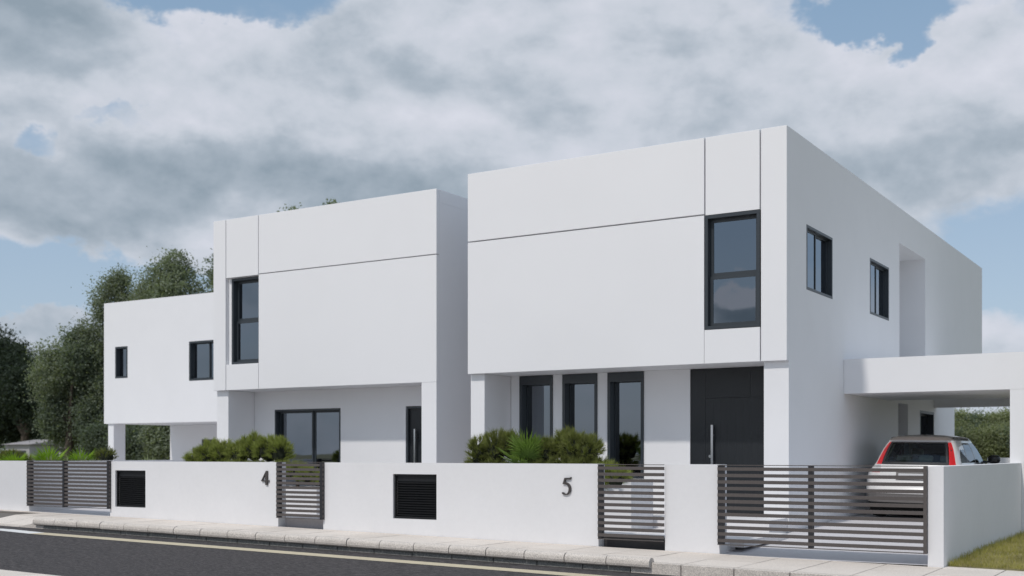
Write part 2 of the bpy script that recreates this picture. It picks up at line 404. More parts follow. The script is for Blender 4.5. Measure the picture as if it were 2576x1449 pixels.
bar_me = bpy.data.meshes.new('white_bar')
bar_me.from_pydata([(x, y, gz(x) - 0.141) for (x, y) in ((-18.2, 12.92), (-18.2, 13.24), (-19.3, 13.36), (-20.9, 13.26), (-21.0, 13.22))], [], [(0, 1, 2, 3, 4)]); bar_me.update()
props(link('road_marking', bar_me, M_LINEW), kind='structure')

# near-side footpath, extended behind the camera as pale bounce onto the facades
near = sheet('near_pavement', [-60, -45, 12, 40], [-26.0, 8.33], lambda x, y: gz(x) - 0.012, M_SLAB2)
for i in range(9):
    for j in range(2):
        xa = -15.2 + i * 0.735; ya = 6.84 + j * 0.745
        me = bpy.data.meshes.new('paving_slab')
        x0, x1, y0, y1 = xa + .004, xa + .731, ya + .004, ya + .741
        v = [(x, y, gz(x) + dz) for dz in (-.05, 0.0) for (x, y) in ((x0, y0), (x1, y0), (x1, y1), (x0, y1))]
        me.from_pydata(v, [], [(3, 2, 1, 0), (4, 5, 6, 7), (0, 1, 5, 4), (1, 2, 6, 5), (2, 3, 7, 6), (3, 0, 4, 7)]); me.update()
        link('paving_slab', me, M_SLAB if (i + j) % 2 else M_SLAB2, near)
# far-side footpath
RAMP_X = -19.26
def pz(x, y):
    z = gz(x)
    if x < RAMP_X + 1e-6:
        s = min(1.0, (RAMP_X - x) / 0.5)
        t = min(1.0, max(0.0, (14.75 - y) / 0.93)); z -= 0.138 * t * s
    return z
pave = sheet('pavement', [-45, -30, -21.6, -20.2, -19.76, RAMP_X, 12], [13.90, 14.2, 14.75, 15.75], lambda x, y: pz(x, y) - 0.012, M_GROUT)
def slab_piece(x0, x1, y0, y1, m, parent, g=0.005):
    x0 += g; x1 -= g; y0 += g; y1 -= g
    j = random.uniform(-.0015, .0015)
    v = [(x, y, pz(x, y) + dz + j) for dz in (-.05, 0.0) for (x, y) in ((x0, y0), (x1, y0), (x1, y1), (x0, y1))]
    me = bpy.data.meshes.new('paving_slab')
    me.from_pydata(v, [], [(3, 2, 1, 0), (4, 5, 6, 7), (0, 1, 5, 4), (1, 2, 6, 5), (2, 3, 7, 6), (3, 0, 4, 7)]); me.update()
    return link('paving_slab', me, m, parent)
PITCH = 0.72
x = -26.94
while x < 0.6:
    rows = [(13.96, 14.70), (14.70, 15.42), (15.42, 15.78 if x > -3.3 else 15.60)]
    for r, (ya, yb) in enumerate(rows):
        if x < -21.5 and r < 2: continue
        slab_piece(x, x + PITCH, ya, yb, random.choice((M_SLAB, M_SLAB2)), pave, 0.0075)
    x += PITCH
# raised strip against the wall at the far left and the bare bed beside the crossing
soil_me = bpy.data.meshes.new('soil_bed')
soil_me.from_pydata([(px_, py_, pz(px_, py_) - 0.006 - dz_) for (px_, py_, dz_) in
    ((-20.95, 15.58, 0), (-21.55, 14.55, 0), (-21.6, 13.96, 0), (-45, 13.96, .0), (-45, 15.1, 0.0), (-21.9, 15.1, 0))], [], [(0, 5, 4, 3, 2, 1)]); soil_me.update()
props(link('soil_bed', soil_me, M_SOIL), kind='structure')

# kerb stones and half-round nosing
kerb = bpy.data.objects.new('kerb', None); COL.objects.link(kerb); kerb['kind'] = 'structure'
x = -26.94
while x < 0.6:
    x0, x1 = x + .006, x + PITCH - .006
    if x < RAMP_X - .3:
        zt = lambda X: pz(X, 13.9) - 0.001
    else:
        zt = lambda X: gz(X)
    v = [(X, Y, (zt(X) if top else gz(X) - .25)) for top in (0, 1) for (X, Y) in ((x0, 13.82), (x1, 13.82), (x1, 13.955), (x0, 13.955))]
    me = bpy.data.meshes.new('kerb_stone'); me.from_pydata(v, [], [(3, 2, 1, 0), (4, 5, 6, 7), (0, 1, 5, 4), (1, 2, 6, 5), (2, 3, 7, 6), (3, 0, 4, 7)])
    bm = bmesh.new(); bm.from_mesh(me); bmesh.ops.bevel(bm, geom=[e for e in bm.edges], offset=.006, segments=1, affect='EDGES'); bm.to_mesh(me); bm.free(); me.update()
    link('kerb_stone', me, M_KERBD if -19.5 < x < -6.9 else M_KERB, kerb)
    x += PITCH
prof = []
for k in range(0, 13):
    a = math.pi * k / 12; prof.append((0.080 * math.cos(a), 0.062 * math.sin(a)))
prof += [(-0.082, -0.028), (-0.074, -0.056), (-0.054, -0.071), (-0.022, -0.073), (-0.022, 0.003), (0.08, 0.003)]
prof[0] = (0.08, 0.004)
NP = len(prof)
for k in range(20):
    x0 = -19.26 + k * 0.6395 + .007; x1 = x0 + 0.6395 - .014
    jz = random.uniform(-.003, .003); jy = random.uniform(-.003, .003)
    v = []
    for X in (x0, x1): v += [(X, 13.832 + p[0] + jy, gz(X) + p[1] + jz) for p in prof]
    me = bpy.data.meshes.new('nosing_stone')
    f = [(i, (i + 1) % NP, NP + (i + 1) % NP, NP + i) for i in range(NP)] + [tuple(range(NP - 1, -1, -1)), tuple(range(NP, 2 * NP))]
    me.from_pydata(v, [], f)
    bm = bmesh.new(); bm.from_mesh(me); bmesh.ops.recalc_face_normals(bm, faces=bm.faces[:]); bm.to_mesh(me); bm.free(); me.update()
    o = link('nosing_stone', me, M_KERB, kerb)

# ground inside the plots
def drive_z(x, y):
    pts = [(15.6, gz(-5) - .004), (15.8, -1.435), (16.6, -1.40), (18.8, -1.315), (20, -1.28), (21.0, -1.222), (22.2, -1.220), (24, -1.219), (60, -1.219)]
    for (a, za), (b, zb) in zip(pts, pts[1:]):
        if y <= b: return za + (zb - za) * max(0, (y - a)) / (b - a)
    return pts[-1][1]
sheet('driveway', [-6.28, -3.38], [15.602, 15.8, 16.6, 18.8, 20, 21.3, 22.2, 24, 37], drive_z, M_DRIVE)
sheet('yard', [-13.2, -6.285], [15.8, 18.0], lambda x, y: -1.44, M_DRIVE)
def drive4(x, y):
    return gz(x) + (0.0 if y < 15.7 else 0.05 * min(1, (y - 15.6) / 3)) - .003
sheet('driveway', [-22.0, -19.4], [15.602, 15.8, 18, 20], drive4, M_DRIVE)
sheet('yard', [-19.395, -13.25], [15.8, 16.6, 20.2], lambda x, y: -1.19, M_DRIVE)
sheet('yard', [-60, -22.2], [15.8, 24, 40], lambda x, y: -1.28, M_DRIVE)
sheet('yard', [-13.70, -12.70], [18.0, 36], lambda x, y: -1.30, M_DRIVE)  # unseen pale paving added between the houses to bounce light
sheet('yard', [-24, -20.1], [20.2, 36], lambda x, y: -1.25, M_DRIVE)
# verge right of the boundary wall
sheet('verge', [-3.18, 0, 4, 12], [15.775, 17.5, 22, 30], lambda x, y: (gz(x) - .003 if y < 15.8 else -1.42), M_TURF)

# ------------------------------------------------------------------ front garden walls
YW0, YW1 = 15.60, 15.80
WT = -0.157
def gwall(x0, x1, label, holes=(), z0=-1.75, y1=YW1, top=WT):
    o = slab('garden_wall', 'y', YW0, y1, x0, x1, z0, top, M_GWALL, None, holes)
    return props(o, label, 'garden wall', 'white garden walls along the street')
gw_a = gwall(-45, -21.955, 'white rendered garden wall at the far left, ending at the double slatted gate')
gw_b = gwall(-19.345, -14.745, 'garden wall with the four and a small dark louvred door near its left end', [(-19.19, -18.29, -1.074, -.337)])
gw_c = gwall(-13.67, -8.190, 'longest garden wall, with the five and a louvred door near its middle', [(-12.12, -11.21, -1.10, -.346)])
# short pier between the two right-hand gates, with its thicker foot
pier = gwall(-7.09, -6.243, 'short white wall pier between the narrow gate and the wide driveway gate', y1=15.88)
ft = box('plinth', -7.09, -6.240, 15.885, 16.24, -1.75, -1.285, M_GWALL, pier, .03)
o = props(link('garden_wall', box_me(-3.377, -3.18, 15.60, 21.998, -1.75, -.166, 'garden_wall'), M_GWALL),
          'white boundary wall running back beside the grass verge at the right', 'garden wall', 'white garden walls along the street')
o = props(link('garden_wall', box_me(-22.155, -21.955, 15.805, 36, -1.75, WT, 'garden_wall'), M_GWALL),
          'white side wall seen through the far left double gate', 'garden wall')
o = props(link('garden_wall', box_me(-6.29, -2.6, 37.0, 37.2, -1.6, -.124, 'garden_wall'), M_GWALL),
          'low white wall at the back of the carport behind the car', 'garden wall')

def louvre(wall, x0, x1, z0, z1):
    fr = link('vent_door', boxes_me(ring(Face('y', YW0), x0 + .003, x1 - .003, z0 + .003, z1 - .003, 0.035, 0.065, .03, .03, .035, .03), 'vent_door'), M_LOUV, wall)
    box('back_plate', x0 + .002, x1 - .002, YW0 + .13, YW0 + .15, z0 + .002, z1 - .002, M_LOUV, fr)
    xm = x0 + (x1 - x0) * 0.46
    box('stile', xm - .014, xm + .014, YW0 + .098, YW0 + .12, z0 + .04, z1 - .04, M_LOUV, fr)
    box('top_board', x0 + .034, x1 - .034, YW0 + .066, YW0 + .074, z1 - .125, z1 - .033, M_LOUV, fr)
    n = 14; h = (z1 - z0 - .17) / n
    for k in range(n):
        zc = z0 + .045 + h * (k + .5)
        v = []
        for X in (x0 + .036, x1 - .036):
            v += [(X, YW0 + .050, zc - .010), (X, YW0 + .056, zc - .014), (X, YW0 + .095, zc + .016), (X, YW0 + .089, zc + .020)]
        me = bpy.data.meshes.new('slat'); me.from_pydata(v, [], [(0, 1, 2, 3), (7, 6, 5, 4), (0, 4, 5, 1), (1, 5, 6, 2), (2, 6, 7, 3), (3, 7, 4, 0)]); me.update()
        link('slat', me, M_LOUV, fr)
louvre(gw_b, -19.19, -18.29, -1.074, -.337)
louvre(gw_c, -12.12, -11.21, -1.10, -.346)

# ------------------------------------------------------------------ house numbers
def poly_number(name, outlines, w, h, cx, cz, label):
    cu = bpy.data.curves.new(name, 'CURVE'); cu.dimensions = '2D'; cu.fill_mode = 'BOTH'; cu.extrude = 0.012
    pts_all = [p for o_ in outlines for p in o_]
    x0 = min(p[0] for p in pts_all); x1 = max(p[0] for p in pts_all); y0 = min(p[1] for p in pts_all); y1 = max(p[1] for p in pts_all)
    for o_ in outlines:
        sp = cu.splines.new('POLY'); sp.points.add(len(o_) - 1); sp.use_cyclic_u = True
        for i, p in enumerate(o_):
            sp.points[i].co = ((p[0] - (x0 + x1) / 2) / (x1 - x0) * w, -(p[1] - (y0 + y1) / 2) / (y1 - y0) * h, 0, 1)
    tmp = bpy.data.objects.new('tmp', cu); COL.objects.link(tmp)
    dg = bpy.context.evaluated_depsgraph_get()
    me = bpy.data.meshes.new_from_object(tmp.evaluated_get(dg)); me.name = name
    bpy.data.objects.remove(tmp); 
    me.transform(Matrix.Rotation(math.radians(90), 4, 'X')); me.update()
    o_ = link(name, me, M_NUM); o_.location = (cx, YW0 - 0.017, cz)
    return props(o_, label, 'house number')
four = [[(290, 430), (290, 405), (400, 170), (437, 170), (437, 400), (473, 400), (473, 430), (437, 430), (437, 517), (385, 517), (385, 430)],
        [(318, 402), (385, 402), (385, 258)]]
five = [[(1748, 975), (1842, 971), (1850, 963), (1867, 960), (1853, 1002), (1770, 1003), (1754, 1046), (1790, 1055), (1818, 1070), (1841, 1092), (1856, 1120), (1862, 1158),
         (1857, 1200), (1838, 1238), (1808, 1261), (1768, 1269), (1728, 1262), (1704, 1247), (1702, 1230), (1716, 1222), (1738, 1229), (1760, 1249),
         (1782, 1251), (1804, 1234), (1818, 1200), (1822, 1160), (1815, 1125), (1795, 1098), (1762, 1084), (1715, 1081)]]
poly_number('house_number', four, .19, .26, -15.045, -.4455, 'dark metal number 4 fixed to the white garden wall')
poly_number('house_number', five, .165, .277, -8.731, -.499, 'dark metal number 5 with a serif top fixed to the white garden wall')

# ------------------------------------------------------------------ gates
def gate(x0, x1, z0, z1, label, posts=(), front_posts=(), n=12):
    e = empty('slatted_gate', label, 'gate', 'slatted metal gates along the street')
    YF = YW0 - 0.057
    pitch = (z1 - z0 - .03) / n
    slat_me = box_me(x0, x1, YF, YF + .04, -.0235, .0235, 'slat')
    slat_me.materials.append(M_GATE)
    for k in range(n):
        o_ = link('slat', slat_me, None, e); o_.location = (0, 0, z0 + .018 + pitch * (k + .5))
    box('top_rail', x0, x1, YF, YF + .045, z1 - .010, z1, M_GATE, e)
    box('bottom_rail', x0, x1, YF, YF + .045, z0, z0 + .010, M_GATE, e)
    for (a, b) in posts: box('post', a, b, YF + .006, YF + .088, z0 + .011, z1 - .011, M_GATED, e)
    for (a, b) in front_posts: box('post', a, b, YF - .006, YF + .090, z0 - .001, z1 - .002, M_GATE if a > -5 else M_GATED, e)
    return e
gate(-21.97, -19.31, -1.12, -.145, 'double slatted driveway gate at the far left', posts=[(-21.968, -21.85)], front_posts=[(-20.77, -20.71), (-19.37, -19.312)])
gate(-14.745, -13.64, -1.165, -.150, 'small slatted garden gate at the end of the middle wall, bush close behind its slats', posts=[(-14.743, -14.68)], front_posts=[(-13.70, -13.642)])
gate(-8.175, -7.092, -1.292, -.160, 'garden gate left of the short pier, tall dark window behind its slats', posts=[(-8.173, -8.11)])
gate(-6.252, -3.378, -1.30, -.160, 'wide slatted driveway gate in front of the parked car', posts=[(-6.250, -6.17), (-4.94, -4.88)], front_posts=[(-3.42, -3.380)])

# steps behind the narrow gates
o = link('step', box_me(-14.789, -13.672, 15.79, 17.0, -1.6, -1.184, 'step'), M_RISER); props(o, 'pale stone threshold step under the gate beside number 4', 'step')
o = link('step', box_me(-8.195, -7.092, 15.79, 15.98, -1.6, -1.272, 'step'), M_RISERD); props(o, 'dark stone threshold step under the gate beside number 5', 'step')
o = link('path', box_me(-9.2, -6.02, 15.985, 17.895, -1.36, -1.262, 'path'), M_STEP); o['kind'] = 'structure'
o = link('path', box_me(-12.36, -6.32, 17.90, 18.795, -1.36, -1.075, 'path'), M_STEP); o['kind'] = 'structure'
strip = sheet('grass_strip', [-7.0, -6.29], [16.25, 17.8], lambda x, y: -1.405, M_TURF)

# planters
def planter(x0, x1, y0, y1, z0, z1, label):
    p = link('planter', boxes_me([(x0, x1, y0, y0 + .12, z0, z1), (x0, x1, y1 - .12, y1, z0, z1), (x0, x0 + .12, y0 + .12, y1 - .12, z0, z1), (x1 - .12, x1, y0 + .12, y1 - .12, z0, z1)], 'planter'), M_GWALL)
    box('soil', x0 + .12, x1 - .12, y0 + .12, y1 - .12, z0, z1 - .05, M_SOIL, p)
    props(p, label, 'planter', 'white garden planters')
planter(-12.3, -8.35, 17.05, 17.89, -1.44, -.43, 'white planter in front of the three tall narrow windows')
planter(-19.35, -15.28, 17.24, 18.3, -1.3, -.676, 'low white planter in front of the wide sliding window')

# ------------------------------------------------------------------ houses
def cladding(parent, y0, y1, pieces):
    for (a, b, c, d) in pieces:
        link('cladding_panel', box_me(a, b, y0, y1, c, d, 'cladding_panel', .004), M_PANEL, parent)

# ---- house 5 (right)
h5 = empty('white_house', 'large white cubic house on the right with a full height black door', 'house', 'white cubic houses')
T5, B5 = 5.45, 1.55
XL, XR = -12.69, -6.30
cladding(h5, 18.70, 18.80, [(XL, -7.765, 4.132, T5), (XL, -7.765, B5, 4.108), (-7.740, -6.770, 4.105, T5), (-7.760, -6.765, B5, 2.130), (-6.745, XR, B5, T5)])
W5 = (-7.753, -6.762, 2.135, 4.100)
slab('front_wall', 'y', 18.802, 19.0, XL, XR - .25, B5 + .002, T5 - .005, M_WALL, h5, [W5])
slab('side_wall', 'x', XR - .25, XR, 18.802, 36.2, -1.7, T5 - .001, M_WALL, h5,
     [(19.74, 21.27, 2.85, 3.98), (23.86, 25.38, 2.85, 3.99), (26.31, 28.85, 1.84, 4.67), (26.2, 27.1, -1.17, 1.12), (28.28, 29.78, -1.17, 1.02), (32.06, 36.3, -1.8, B5)])
box('pillar', -6.73, XR - .25, 18.802, 19.098, -1.7, B5 - .003, M_WALL, h5)
box('pillar', XL, -12.37, 18.81, 19.77, -1.7, B5 - .003, M_WALL, h5)
slab('left_wall', 'x', XL, XL + .22, 19.775, 32.0, -1.7, B5 - .003, M_WALL, h5)
slab('left_upper_wall', 'x', XL, XL + .22, 19.004, 36.2, B5, T5 - .003, M_WALL, h5)
slab('rear_wall', 'y', 32.06, 32.26, XL, XR - .002, -1.7, B5 - .003, M_WALL, h5)
slab('rear_upper_wall', 'y', 36.0, 36.19, XL + .222, XR - .252, B5, T5 - .004, M_WALL, h5)
slab('floor_plate', 'z', B5 + .003, B5 + .25, XL + .223, XR - .253, 19.004, 35.99, M_WALL, h5)
slab('soffit', 'z', B5 + .001, B5 + .0025, XL + .225, XR - .255, 18.99, 19.003, M_WALL, h5)
slab('roof', 'z', T5 - .30, T5 - .15, XL + .223, XR - .253, 19.004, 35.99, M_WALL, h5)
WN5 = [(-12.156, -11.388), (-11.17, -10.40), (-10.18, -9.415)]
slab('entrance_wall', 'y', 19.77, 19.97, -12.36, -6.56, -1.07, B5, M_WALL, h5, [(a, b, -1.045, B5 + .01) for a, b in WN5] + [(-8.485, -6.74, -1.2, B5 + .01)])
slab('ground_floor', 'z', -1.25, -1.075, -12.36, -6.56, 18.80, 32.0, M_STEP, h5)
slab('interior_wall', 'y', 24.0, 24.1, -12.4, -6.56, -1.07, B5, M_INT, h5)
slab('interior_wall', 'y', 23.6, 23.7, -12.4, -6.56, B5 + .26, T5 - .31, M_INT, h5)
fc = Face('y', 18.70)
window(h5, fc, *W5[:2], W5[2], W5[3], fw=.055, depth=.17, sash=.055, rails=(3.06,), side_curtain=[(-7.66, -7.50)])
fx = Face('x', XR)
window(h5, fx, 19.74, 21.27, 2.85, 3.98, fw=.045, depth=.13, sash=.03, splits=(20.45,), side_curtain=[(19.80, 21.2)])
window(h5, fx, 23.86, 25.38, 2.85, 3.99, fw=.045, depth=.13, sash=.03, splits=(24.57,), side_curtain=[(23.92, 25.3)])
window(h5, fx, 28.28, 29.78, -1.17, 1.02, fw=.06, depth=.20, sash=.04, splits=(28.9,))
fe = Face('y', 19.77)
for i, (a, b) in enumerate(WN5):
    window(h5, fe, a, b, -1.045, B5 - .002, fw=.058, top=.178, depth=.24, sash=.012, side_curtain=[(a + .15, a + .36)] if i == 0 else None, d0=-.02)
# balcony recess in the side wall
slab('recess_wall', 'y', 28.851, 29.05, -8.2, XR - .25, 1.80, T5 - .31, M_WALL, h5)
slab('recess_wall', 'y', 26.11, 26.309, -8.2, XR - .25, 1.80, T5 - .31, M_WALL, h5)
slab('recess_wall', 'x', -8.4, -8.202, 26.11, 29.05, 1.80, T5 - .31, M_WALL, h5)
slab('recess_ceiling', 'z', 4.671, 4.80, -8.2, XR - .252, 26.31, 28.85, M_WALL, h5)
# ground recess in carport
slab('recess_wall', 'y', 27.101, 27.25, -7.3, XR - .25, -1.17, 1.3, M_WALL, h5)
slab('recess_wall', 'x', -7.5, -7.302, 26.0, 27.25, -1.17, 1.3, M_WALL, h5)
slab('recess_ceiling', 'z', 1.121, 1.25, -7.3, XR - .252, 26.2, 27.10, M_WALL, h5)
# front door
dr = box('front_door', -8.188, -6.742, 19.80, 19.86, -1.068, 1.006, M_DOOR, h5)
box('fixed_panel', -8.482, -8.191, 19.788, 19.86, -1.068, 1.548, M_DOOR, h5)
box('fixed_panel', -8.188, -7.338, 19.788, 19.86, 1.010, 1.548, M_DOOR, h5)
box('fixed_panel', -7.335, -6.742, 19.788, 19.86, 1.007, 1.548, M_DOOR, h5)
def bar_handle(parent, x, yf, z0, z1):
    link('handle', boxes_me([(x - .02, x + .02, yf - .09, yf - .05, z0, z1), (x - .012, x + .012, yf - .049, yf - .001, z1 - .2, z1 - .17), (x - .012, x + .012, yf - .049, yf - .001, z0 + .17, z0 + .2)], 'handle'), M_CHROME, parent)
nb_ = 10; bw = (-6.742 + 8.188) / nb_
for k in range(nb_):
    box('board', -8.188 + k * bw + .0004, -8.188 + (k + 1) * bw - .0004, 19.788, 19.799, -1.066, 1.004, M_DOOR, dr)
bar_handle(dr, -8.03, 19.786, -.80, .52)
bm = bmesh.new(); bmesh.ops.create_cone(bm, cap_ends=True, segments=20, radius1=.028, radius2=.028, depth=.02)
me = bpy.data.meshes.new('lock'); bm.to_mesh(me); bm.free(); me.transform(Matrix.Translation((-8.10, 19.792, -.05)) @ Matrix.Rotation(math.radians(90), 4, 'X'))
link('lock', me, M_CHROME, dr)
# carport
slab('carport_roof', 'z', 1.137, 1.79, XR + .004, -2.85, 22.0, 25.4, M_WALL, h5)
slab('carport_rear_roof', 'z', 1.60, 1.786, XR + .004, -2.85, 25.402, 30.05, M_WALL, h5)
box('carport_beam', XR + .004, -3.36, 29.8, 30.05, 1.135, 1.598, M_WALL, h5)
box('carport_beam', -3.355, -2.86, 25.404, 30.05, 1.137, 1.598, M_WALL, h5)
box('carport_post', -3.365, -2.86, 22.002, 22.42, -1.7, 1.135, M_WALL, h5)
box('carport_side_wall', -3.355, -3.20, 22.425, 29.74, -1.7, -.166, M_WALL, h5)
box('carport_post', -3.365, -2.86, 29.75, 30.04, -1.7, 1.135, M_WALL, h5)

# ---- house 4 (middle)
h4 = empty('white_house', 'white cubic house in the middle behind the wall with number 4', 'house', 'white cubic houses')
YA = 19.10; T4, B4 = 5.376, 1.455
X4L, X4R = -20.08, -13.727
xw0, xw1 = -19.68, -18.66
cladding(h4, YA, YA + .10, [(xw1 + .010, X4R, 4.055, T4), (xw1 + .010, X4R, B4, 4.035), (xw0 + .010, xw1 - .008, 4.03, T4), (xw0 + .010, xw1 - .002, B4, 2.04), (X4L, xw0 - .008, B4, T4)])
W4 = (xw0 - .005, xw1 + .005, 2.045, 4.022)
slab('front_wall', 'y', YA + .102, YA + .3, X4L, X4R - .25, B4 + .002, T4 - .005, M_WALL, h4, [(xw0 + .09, xw1 + .09, 2.045, 4.022)])
box('pillar', X4L, -19.71, YA + .11, 20.05, -1.6, B4 - .003, M_WALL, h4)
box('pillar', -14.10, X4R, YA, YA + .10, -1.6, B4 - .002, M_PANEL, h4)
box('pillar', -14.10, X4R - .252, YA + .102, YA + .35, -1.6, B4 - .003, M_WALL, h4)
slab('side_wall', 'x', X4R - .25, X4R - .001, YA + .102, 30.0, -1.6, T4 - .001, M_WALL, h4)
slab('left_wall', 'x', X4L, X4L + .25, 20.055, 30.0, -1.6, B4 - .003, M_WALL, h4)
slab('left_upper_wall', 'x', X4L, X4L + .25, YA + .302, 30.0, B4, T4 - .004, M_WALL, h4)
slab('rear_wall', 'y', 30.002, 30.2, X4L, X4R, -1.6, T4 - .004, M_WALL, h4)
slab('floor_plate', 'z', B4 + .003, B4 + .25, X4L + .252, X4R - .252, YA + .302, 29.99, M_WALL, h4)
slab('soffit', 'z', B4 + .003, B4 + .006, X4L + .01, X4R - .01, YA + .08, YA + .101, M_WALL, h4)
slab('roof', 'z', T4 - .35, T4 - .2, X4L + .252, X4R - .252, YA + .302, 29.99, M_WALL, h4)
slab('entrance_wall', 'y', 20.05, 20.25, -19.705, X4R - .252, -1.6, B4, M_WALL, h4, [(-19.06, -17.06, -1.17, 1.025), (-15.23, -14.15, -1.17, 1.026)])
slab('ground_floor', 'z', -1.4, -1.175, X4L + .26, X4R - .26, 20.0, 29.9, M_FLOORI, h4)
slab('interior_wall', 'y', 24.0, 24.1, X4L + .26, X4R - .26, -1.17, B4, M_INT, h4)
slab('interior_wall', 'y', 23.0, 23.1, X4L + .26, X4R - .26, B4 + .26, T4 - .36, M_INT, h4)
link('parapet_band', boxes_me([(X4R - .01, X4R + .002, YA + .103, 30.19, T4 - .26, T4 - .006)], 'parapet_band'), M_WALL, h4)
fc4 = Face('y', YA + .095)
window(h4, fc4, xw0 + .092, xw1 + .088, 2.048, 4.02, fw=.055, depth=.17, sash=.055, rails=(3.05,))
window(h4, Face('y', 20.05), -19.06, -17.06, -1.17, 1.025, fw=.04, depth=.19, sash=.045, splits=(-17.97,), side_curtain=[(-18.75, -18.50)])
d4 = link('front_door', boxes_me(ring(Face('y', 20.05), -15.228, -14.152, -1.17, 1.024, .02, .16, .05, .05, .0, .05), 'door_frame'), M_FRAME, h4)
box('door_leaf', -15.175, -14.205, 20.12, 20.17, -1.165, .97, M_DOOR, d4)
bar_handle(d4, -14.98, 20.12, -.75, .53)
link('plinth', boxes_me([(X4L + .26, X4R - .26, 19.9, 20.04, -1.3, -1.19)], 'plinth'), M_RISER, h4)

# ---- house 3 (far left, set back)
h3 = empty('white_house', 'white cubic house at the far left raised over an open corner carport', 'house', 'white cubic houses')
Y3 = 26.0; T3, B3 = 5.09, 1.01
A3 = (-31.98, -31.36, 2.53, 3.59); Bw3 = (-28.43, -26.95, 2.33, 3.59)
slab('front_wall', 'y', Y3, Y3 + .22, -32.55, -24.0, B3, T3, M_WALL, h3, [A3, Bw3])
slab('left_upper_wall', 'x', -32.55, -32.33, Y3 + .222, 36.0, B3, T3 - .003, M_WALL, h3)
slab('right_upper_wall', 'x', -24.22, -24.002, Y3 + .222, 36.0, -1.6, T3 - .003, M_WALL, h3)
slab('rear_wall', 'y', 36.0, 36.2, -32.55, -24.0, -1.6, T3 - .003, M_WALL, h3)
slab('floor_plate', 'z', B3 + .002, B3 + .25, -32.328, -24.222, Y3 + .222, 35.99, M_WALL, h3)
slab('roof', 'z', T3 - .35, T3 - .2, -32.328, -24.222, Y3 + .222, 35.99, M_WALL, h3)
box('pillar', -32.41, -32.13, Y3 + .06, Y3 + .54, -1.6, B3 - .003, M_WALL, h3)
slab('ground_wall', 'y', 28.85, 29.05, -32.52, -24.3, -1.6, B3 - .001, M_WALL, h3, [(-30.9, -29.3, -.7, .50)])
slab('ground_left_wall', 'x', -32.52, -32.3, 29.052, 35.9, -1.6, B3 - .001, M_WALL, h3)
slab('interior_wall', 'y', 29.5, 29.6, -32.3, -24.25, B3 + .26, T3 - .36, M_INT, h3)
slab('interior_wall', 'y', 33.0, 33.1, -32.28, -24.25, -1.5, B3 - .003, M_INT, h3)
f3 = Face('y', Y3)
window(h3, f3, *A3[:2], A3[2], A3[3], fw=.06, depth=.2, sash=.0)
window(h3, f3, *Bw3[:2], Bw3[2], Bw3[3], fw=.06, depth=.2, sash=.03, splits=(-27.62,), side_curtain=[(-28.3, -28.1)])
window(h3, Face('y', 28.85), -30.9, -29.3, -.7, .50, fw=.06, depth=.18, sash=.03, splits=(-30.1,))

# ------------------------------------------------------------------ car
def paint(name, color, rough=.3, coat=1.0):
    m = mat(name, color, rough, spec=.5, noise=(2, .01, 2))
    m.node_tree.nodes['Principled BSDF'].inputs['Coat Weight'].default_value = coat
    m.node_tree.nodes['Principled BSDF'].inputs['Coat Roughness'].default_value = .04
    return m
M_PAINT = paint('car_paint_white', (0.68, 0.67, 0.66))
M_BLACKP = paint('car_black_trim', (0.012, 0.012, 0.014), .35, .3)
M_GREYP = mat('car_grey_trim_shade', (0.16, 0.15, 0.145), .55, noise=(30, .05, 2))  # grey trim; on the lower bumper this tone stands in for shade
M_LAMP = paint('car_lamp_red', (0.62, 0.006, 0.012), .2, 1.0)
M_LAMPC = paint('car_lamp_clear', (0.55, 0.55, 0.56), .15, 1.0)
M_TYRE = mat('tyre_rubber', (0.018, 0.018, 0.018), .85, noise=(60, .3, 2), bump=(80, .4))
M_SEAT = mat('car_seat_fabric', (0.24, 0.225, 0.185), .9, noise=(20, .1, 2))
M_CREAM = mat('car_pillar_lining', (0.50, 0.47, 0.36), .8, noise=(10, .05, 2))
M_DARKIN = mat('car_interior_dark', (0.03, 0.03, 0.032), .8, noise=(10, .1, 2))

car = empty('parked_car', 'white hatchback with tall red tail lamps parked under the carport', 'car')
